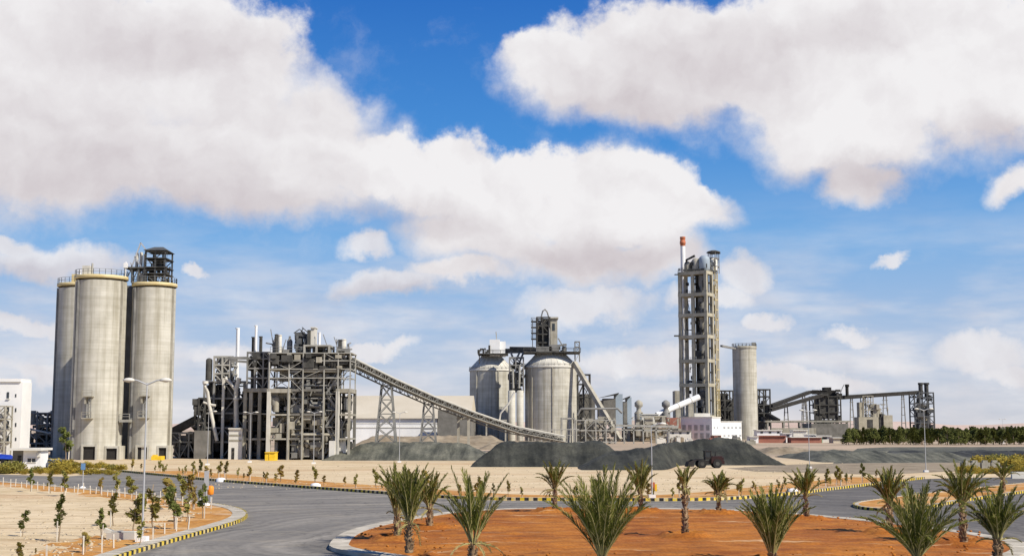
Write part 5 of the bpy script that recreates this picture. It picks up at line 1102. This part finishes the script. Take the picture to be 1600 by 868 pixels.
SAP = [(35, 838, 797, 7, 'round leafy young tree at the far left of the sandy island'), (92, 846, 773, 2, 'tall two-tiered young tree with a white stake at the left of the sandy island'), (28, 878, 846, 4, 'dark bushy plant in the bottom left corner'),
       (158, 842, 795, 0, 'thin young tree with a dense green head near the bottom, left of the lamp post'), (176, 822, 770, 1, 'yellow-green sapling behind the thin young tree near the lamp post'), (207, 838, 772, 4, 'bushy olive sapling just left of the lamp post'),
       (181, 775, 738, 1, 'upright olive sapling standing against the road beyond the island'), (208, 781, 744, 4, 'round olive shrub standing against the road beyond the island'), (156, 770, 745, 3, 'small rusty sapling at the far kerb of the sandy island'),
       (240, 832, 765, 5, 'very thin sapling just right of the lamp post'), (272, 826, 760, 7, 'largest leafy sapling right of the lamp post'), (262, 796, 745, 6, 'small rusty-leaved sapling behind the largest one'),
       (305, 795, 768, 3, 'short brownish sapling near the tip of the sandy island'), (317, 809, 757, 0, 'green sapling next to the orange barrel'), (286, 788, 742, 5, 'thin sapling with a sparse head left of the traffic sign'),
       (302, 792, 740, 3, 'rusty sapling with a sparse head left of the traffic sign'), (132, 863, 830, 6, 'rust-coloured dry plant at the bottom of the sandy island'), (292, 815, 772, 5, 'bare thin sapling at the tip of the sandy island'),
       (100, 775, 735, 1, 'pale green sapling standing by the road left of the sign post'), (48, 768, 733, 0, 'green sapling at the far left kerb of the sandy island'), (78, 770, 736, 1, 'yellowish sapling at the far left kerb'),
       (218, 852, 815, 5, 'stalk-like sapling beside the lamp post base'), (55, 866, 855, 6, 'dry low plant at the bottom left')]
for px, pb, pt, k, lab in SAP: put(PR[k], px, pb, hpx(px, pb, pt), lab, 'saplings on the sandy island')
# white stakes along the planting strip of the sandy island
st = MB(); st.bar((0, 0, 0), (0, 0, 1.0), .06); st0 = st.build('white_stake', STAKE); tag(st0, 'short white stake in the row along the far edge of the sandy island', 'stake', 'white stakes along the sandy island'); rnd = random.Random(8); first = True
SK = [(x, 752 + (x / 345) ** 1.12 * 36 + rnd.uniform(5, 9)) for x in range(6, 335, 9)] + [(x, 868 - (x - 150) * .26 - 6 + rnd.uniform(-3, 3)) for x in (72, 128, 158, 178, 215, 238, 256, 274, 294)]
for px, py in SK:
    p = G(px + rnd.uniform(-2, 2), py, .17); o = st0 if first else st0.copy()
    if not first: COL.objects.link(o)
    first = False; o.location = p; s_ = rnd.uniform(.6, 1.0) * .9; o.scale = (1, 1, s_); o.rotation_euler = (rnd.uniform(-.05, .05), rnd.uniform(-.05, .05), rnd.random())
# saplings in the strip behind the far kerb
rnd = random.Random(15); ordn = 0
fl = resample(offset(fk, 2.2), 1.9)
for p in fl:
    for row in range(2):
        if rnd.random() < .42: continue
        q = p + Vector((rnd.uniform(-.8, .8), row * 3.6 + rnd.uniform(-.7, .9), 0)); ordn += 1
        if abs(math.atan2(q.x, q.y)) > .40: continue
        pr_ = PR[rnd.choice([0, 1, 3, 5, 5, 6, 6, 1])]; h = rnd.uniform(.6, 1.5) if rnd.random() < .85 else rnd.uniform(1.5, 2.0); c = copy_tree(pr_, (q.x, q.y, .01), rnd.uniform(0, 6.28), h / pr_['_h'], 'small staked sapling in the orange planting strip behind the far kerb', 'saplings behind the far kerb')
# yellow flowering hedge at the left and right
sh = [MB(), MB(), MB()]; protoS = []
for i, (m_, lf) in enumerate(zip(sh, (LEAFY, LEAFO, LEAFY))):
    rnd = random.Random(200 + i)
    for k in range(5): leaf_cloud(m_, (rnd.uniform(-.8, .8), rnd.uniform(-.6, .6), rnd.uniform(.35, .75)), .62, .5, 110, rnd, .12, .3)
    o = m_.build('flowering_shrub', lf); tag(o, 'x', 'shrub'); protoS.append(o)
rnd = random.Random(77); usedS = set()
def shrub(px, py, h, lab, grp):
    i = rnd.randrange(3); o = protoS[i]
    if i in usedS: o = o.copy(); COL.objects.link(o)
    usedS.add(i); p = G(px, py); o.location = (p.x, p.y, -.05); s_ = h / 1.2; o.scale = (s_ * rnd.uniform(.9, 1.4), s_, s_ * rnd.uniform(.85, 1.15)); o.rotation_euler.z = rnd.uniform(0, 6.28); tag(o, lab, 'shrub', grp)
for i in range(34): shrub(-10 + i * 3.6 + rnd.uniform(-2, 2), 738 + rnd.uniform(-2, 2.5), rnd.uniform(.5, .8) if 10 < i < 26 else rnd.uniform(.8, 1.7), 'yellowish shrub in the hedge in front of the guard hut', 'hedge shrubs by the guard hut')
for i in range(34):
    x = 76 + i * 3.4; shrub(x + rnd.uniform(-2, 2), 722 + (x - 76) * .10 + rnd.uniform(-1.5, 2.5), rnd.uniform(.45, .95), 'yellow shrub in the strip between the guard hut and the silos', 'shrubs along the entry road')
for i in range(16): shrub(100 + i * 5.5 + rnd.uniform(-2, 2), 738 + (i * .15) + rnd.uniform(-1, 2), rnd.uniform(.4, .9), 'low yellow-green shrub on the wedge between the two roads', 'shrubs between the two roads')
for i in range(22): shrub(1502 + i * 5 + rnd.uniform(-2, 2), 740 - i * .15 + rnd.uniform(-2, 1), rnd.uniform(.55, 1.1), 'yellow shrub along the far road at the right edge', 'yellow shrubs at the right edge')
for i in range(10): shrub(1530 + i * 8, 727 + rnd.uniform(-2, 3), rnd.uniform(1.0, 1.8), 'dark shrub behind the yellow shrubs at the right edge', 'dark shrubs at the right edge')
# a leafy young tree in front of the silos
t = put(PR[7], 103, 722, 5.6, 'loose olive tree with thin crown at the foot of the rear left silo', 'trees at the silo feet', z=0); 
# bushy trees in a belt on the right
def tree_proto(h, w, seed, n=900):
    rnd = random.Random(seed); t = thing('belt_tree', (0, 0, 0), '', 'tree'); f = MB(); f.tube([(0, 0, 0), (.05, 0, h * .5), (0, 0, h * .85)], .14, 7, .04); f.build('trunk', WOOD, t); m = MB()
    for k in range(15):
        q = rnd.random() ** .8; a = rnd.uniform(0, 6.28); rr = w * (1 - q * .72) * rnd.uniform(.35, .85); leaf_cloud(m, (math.cos(a) * rr, math.sin(a) * rr, h * (.16 + .74 * q)), w * .42 * (1.15 - q * .6), h * .15, n // 15, rnd, .26, .25)
    m.build('crown', LEAFD if seed % 3 else leafm('belt_tree_leaf', (.075, .090, .025), (.15, .16, .05), .15), t); t['_h'] = h; return t
TP = [tree_proto(5, rw_, s_) for s_, rw_ in ((301, 2.2), (302, 1.7), (303, 2.6), (304, 2.0))]; rnd = random.Random(33); fst = set()
belt = []
for i in range(58): belt.append((1322 + i * 5.3 + rnd.uniform(-2.5, 2.5), 694.5 + rnd.uniform(-1, .5) - .3 * (i > 35), 666.5 + rnd.uniform(-1.5, 4.5) + (3 if i % 7 == 0 else 0)))
for i in range(46): belt.append((1330 + i * 7 + rnd.uniform(-3, 3), 688.5 + rnd.uniform(-1, 1), 667 + rnd.uniform(-1, 3)))
for i, (px, pb, pt) in enumerate(belt):
    p = G(px, pb); h = max(2.5, Z(pt, p.y)); k = i % 4; lab = 'dark bushy tree in the front row of the long tree belt at the right' if i < 58 else 'dark bushy tree in the back row of the long tree belt at the right'; o = TP[k]; s_ = h / 5
    if k in fst: copy_tree(o, (p.x, p.y, 0), rnd.uniform(0, 6.28), (s_ * rnd.uniform(.8, 1.2), s_ * .9, s_), lab, 'trees of the belt')
    else: fst.add(k); o.location = (p.x, p.y, 0); o.scale = (s_, s_, s_); o['label'] = lab; o['group'] = 'trees of the belt'
rnd = random.Random(34)
for i in range(40):
    px = 1405 + i * 5.6; d = rnd.uniform(600, 700); o = TP[i % 4]; copy_tree(o, (X(px, d), d, 0), rnd.uniform(0, 6.28), rnd.uniform(.8, 1.1), 'distant tree in the thin dark line behind the belt', 'distant trees behind the belt')

# stones and clods on the bare ground
rnd = random.Random(91); st = MB(); bmx = bmesh.new(); bmesh.ops.create_icosphere(bmx, subdivisions=1, radius=1); base = [v.co.copy() for v in bmx.verts]; fs = [[v.index for v in f.verts] for f in bmx.faces]; bmx.free()
def stone(mb, p, r):
    k = [rnd.uniform(.7, 1.25) for _ in base]; mb.add([(p.x + v.x * r * q, p.y + v.y * r * q, p.z + v.z * r * .6 * q) for v, q in zip(base, k)], fs, True)
for _ in range(900):
    a = rnd.uniform(0, 6.28); q = rnd.random() ** .5 * 16.8; stone(st, RC + Vector((q * math.cos(a), q * math.sin(a), ISL_Z - .03)), rnd.choice([.03, .04, .05, .06, .09]))
tag(st.build('soil_clods', SOIL), kind='stuff', label='small clods scattered over the orange roundabout soil', cat='clods')
st = MB()
for _ in range(1500):
    px, py = rnd.uniform(330, 1330), rnd.uniform(722, 770); p = G(px, py)
    if p.y > 118 + abs(p.x) * .15: stone(st, p, rnd.choice([.05, .07, .1, .14]))
for _ in range(1400):
    px, py = rnd.uniform(-40, 330), rnd.uniform(766, 868); p = G(px, py, .19)
    if px < 330 - max(0, py - 800) * 3.2 and py > 770 + px * .06: stone(st, p, rnd.choice([.03, .04, .05, .08, .12]))
tag(st.build('desert_stones', mat('desert_stone', (.34, .27, .18), (.52, .43, .30), .8, .95)), kind='stuff', label='small stones scattered over the pale sand', cat='stones')

# ================================================================ lamp posts, signs, vehicles
def lamp(px, pyb, label, h=8.0, z=0.0, arms=2, rz=0):
    p = G(px, pyb, z); x = X(px, p.y, pyb); t = thing('street_lamp', (x, p.y, z), label, 'street lamp', 'street lamps', rz); b = Vector((x, p.y, z))
    f = MB(); f.lathe(b, [(.055, .3), (.045, h * .5), (.03, h)], 12); f.build('pole', GALV, t)
    f = MB(); f.box((x - .28, p.y - .28, z), (x + .28, p.y + .28, z + .25)); f.build('base_block', WHITE, t)
    for s in ((-1, 1) if arms == 2 else (1,)):
        f = MB(); f.tube([b + Vector((0, 0, h - .1)), b + Vector((s * .5, 0, h + .12)), b + Vector((s * .75, 0, h + .15))], .04, 8); f.build('arm', GALV, t)
        f = MB(); f.lathe((0, 0, 0), [(.02, -.12), (.16, -.06), (.17, .02), (.09, .10), (.01, .12)], 12, False); f.v = [(b.x + s * .95 + v[0] * 1.9, b.y + v[1] * 1.1, b.z + h + .14 + v[2]) for v in f.v]; f.build('lamp_head', OFFW, t)
lamp(222, 845, 'double-armed lamp post standing on the sandy island, the nearest one', z=.17)
lamp(324, 726, 'lamp post in front of the duct tower, behind the traffic sign', arms=1)
lamp(390, 722, 'lamp post in front of the dark wing of the mill building')
lamp(490, 724, 'lamp post in front of the middle of the mill building')
lamp(624, 722, 'lamp post in front of the grey heap, between the two lattice towers')
lamp(1019, 777, 'shorter lamp post beside the red box on the far kerb', h=6.0, arms=1)
lamp(1265, 731, 'lamp post in front of the hut row')
lamp(1447, 737, 'lamp post in front of the tree belt, left of the drooping palm')
lamp(1568, 692, 'lamp post rising out of the tree belt near the right edge')
def sign(px, pyb, pyt, label, m, w=.6, h=.6, z=.17):
    p = G(px, pyb, z); t = thing('traffic_sign', tuple(p), label, 'traffic sign', None); H_ = P(px, pyt, p.y).z - z
    f = MB(); f.tube([p, p + Vector((0, 0, H_))], .045, 8); f.build('post', GALV, t); f = MB(); f.box((p.x - w / 2, p.y - .09, z + H_ - h), (p.x + w / 2, p.y - .05, z + H_)); f.build('plate', m, t)
    f = MB(); f.lathe(p, [(.3, -.05), (.26, .12), (.05, .2)], 10); f.build('footing', WHITE, t)
sign(129, 762, 723, 'thin post with a small blue sign by the road left of the sandy island', SIGNB, .4, .6)
sign(322, 789, 735, 'pale grey narrow sign seen nearly edge-on at the tip of the sandy island', GALV, .34, 1.35)
p = G(327, 783, .17); t = thing('orange_barrel', tuple(p + Vector((.15, -.5, 0))), 'bright orange barrel on a post beside the narrow grey sign', 'barrel'); q = p + Vector((.2, -.5, 0))
MB().tube([q, q + Vector((0, 0, .7))], .06).build('post', GALV, t); MB().lathe(q + Vector((0, 0, .55)), [(.18, 0), (.24, .08), (.24, .55), (.16, .68), (.01, .7)], 16).build('drum', ORNG, t)
p = G(1021, 774, 0); t = thing('hydrant_box', tuple(p), 'red box on a post beside the lamp post on the far kerb', 'hydrant box'); MB().box((p.x - .22, p.y - .15, .45), (p.x + .12, p.y + .15, 1.15)).build('red_box', REDB, t); MB().box((p.x + .13, p.y - .12, .4), (p.x + .3, p.y + .12, 1.0)).build('yellow_box', YEL, t); MB().tube([p, p + Vector((0, 0, .46))], .06).build('post', BLK, t)
p = G(190, 842, .17); f = MB(); f.bar(p + Vector((-.75, .2, .18)), p + Vector((.75, 0, .18)), .5, .36); f.bar(p + Vector((-.7, .19, .40)), p + Vector((.7, 0, .40)), .34, .06); f.bar(p + Vector((-.78, .2, .3)), p + Vector((-.72, .2, .5)), .4); tag(f.build('concrete_trough', CONCL), 'pale concrete trough lying on the soil left of the nearest lamp post', 'trough')
for px, py, lab in ((345, 752, 'white marker stone at the far kerb behind the traffic sign'), (493, 761, 'white marker stone at the far kerb in front of the mill'), (1238, 770, 'white marker stone at the far kerb behind the dense palm')):
    p = G(px, py); f = MB(); f.lathe(p, [(.55, -.05), (.5, .3), (.3, .42), (.01, .45)], 12, False); tag(f.build('marker_stone', WHITE), lab, 'marker stone', 'white marker stones')
# parked car by the guard hut
def car(px, py, label, m, rz):
    p = G(px, py); t = thing('parked_car', tuple(p), label, 'car'); T = Matrix.Translation(p) @ Matrix.Rotation(rz, 4, 'Z')
    def profile(mb, pr, w):
        n = len(pr); mb.add([(x, -w, z) for x, z in pr] + [(x, w, z) for x, z in pr], [tuple(range(n))[::-1], tuple(range(n, 2 * n))] + [(i, (i + 1) % n, n + (i + 1) % n, n + i) for i in range(n)])
    f = MB(); f.T = T; profile(f, [(-2.1, .3), (2.1, .3), (2.15, .75), (1.2, .92), (-1.9, .95), (-2.15, .7)], .85); profile(f, [(-1.55, 1.36), (-1.4, 1.44), (.2, 1.44), (.4, 1.37)], .68); f.build('body', m, t)
    f = MB(); f.T = T; profile(f, [(-1.9, .95), (1.15, .93), (.4, 1.37), (-1.55, 1.37)], .74); f.build('window', GLASS, t)
    for x in (-1.35, 1.35):
        for y in (-.88, .62): f = MB(); f.T = T; f.tube([(x, y, .32), (x, y + .26, .32)], .32, 16); f.build('wheel', RUBBER, t)
    for y in (-.6, .6): f = MB(); f.T = T; f.box((2.1, y - .18, .6), (2.17, y + .18, .75)); f.build('headlight', WHITE, t)
car(86, 734, 'small grey-blue car parked by the yellow shrubs right of the guard hut', BLUEG, R(-60))
# low parapet / vehicle at right edge
p = G(1594, 747); f = MB(); f.box((p.x - .9, p.y, 0), (p.x + 5, p.y + .4, .5)); f.box((p.x - .9, p.y - .02, .55), (p.x + 5, p.y + .42, .75)); tag(f.build('white_barrier', OFFW), 'low white barrier at the right edge beyond the yellow shrubs', 'barrier')
# wheel loader at the large heap
p = G(1104, 730.5); p.z = 0; t = thing('wheel_loader', tuple(p), 'black and dark red wheel loader working at the largest dark heap', 'wheel loader'); T = Matrix.Translation(p) @ Matrix.Rotation(R(184), 4, 'Z') @ Matrix.Scale(.80, 4)
def LB(name, m, boxes, bars=(), cyls=()):
    f = MB(); f.T = T
    for b in boxes: f.box(*b)
    for a, b, w in bars: f.bar(a, b, w)
    for a, b, r in cyls: f.tube([a, b], r, 20)
    return f.build(name, m, t)
LDK = mat('loader_black', (.018, .016, .016), (.035, .03, .03), 1, .6); LRD = mat('loader_dark_red', (.022, .010, .010), (.04, .012, .012), 1, .6)
LB('rear_body', LRD, [((-2.9, -.95, .8), (-.7, .95, 1.9)), ((-2.7, -.8, 1.9), (-.9, .8, 2.1)), ((-3.05, -.9, .7), (-2.9, .9, 1.3))])
LB('front_body', LDK, [((-.6, -.6, .7), (1.4, .6, 1.3))])
cb = LB('cab', LDK, [((-.75, -.75, 1.5), (.35, .75, 1.95)), ((-.8, -.8, 2.95), (.45, .8, 3.1))], [((-.7, y, 1.9), (-.7, y, 3), .12) for y in (-.7, .7)] + [((.3, y, 1.9), (.3, y, 3), .12) for y in (-.7, .7)])
f = MB(); f.T = T; f.box((-.66, -.66, 1.95), (.27, .66, 2.95)); f.build('window', GLASS, cb)
LB('lift_arm', LDK, [], [((.3, y, 1.5), (1.9, y, 1.5), .25) for y in (-.5, .5)] + [((1.9, y, 1.5), (2.6, y, .9), .25) for y in (-.5, .5)])
f = MB(); f.T = T; f.add([(2.5, -1.3, .3), (3.7, -1.3, .25), (3.4, -1.3, 1.1), (2.5, -1.3, 1.5), (2.5, 1.3, .3), (3.7, 1.3, .25), (3.4, 1.3, 1.1), (2.5, 1.3, 1.5)], [(0, 1, 2, 3), (4, 7, 6, 5), (0, 4, 5, 1), (0, 3, 7, 4), (1, 5, 6, 2)]); f.build('bucket', LDK, t)
LB('exhaust', LDK, [], [], [((-1.6, .3, 2.0), (-1.6, .3, 2.9), .07)])
for x in (-1.75, 1.0):
    for y in (-1.2, .65): w = LB('wheel', RUBBER, [], [], [((x, y, .78), (x, y + .55, .78), .78)]); f = MB(); f.T = T; f.tube([(x, y - .02, .78), (x, y + .57, .78)], .36, 14); f.build('rim', DSTEEL, w)
f = MB()
for px in (1510, 1525, 1541, 1556): p = G(px, 731); f.box((p.x - .6, p.y, 0), (p.x + .6, p.y + .8, .8)); f.box((p.x - .4, p.y + .1, .8), (p.x + .3, p.y + .6, 1.1))
tag(f.build('stone_block_row', CONC2), 'row of pale stone blocks behind the yellow shrubs at the right', 'stone blocks')
for o in bpy.data.objects:
    for k in ('_o', '_h'):
        if k in o: del o[k]
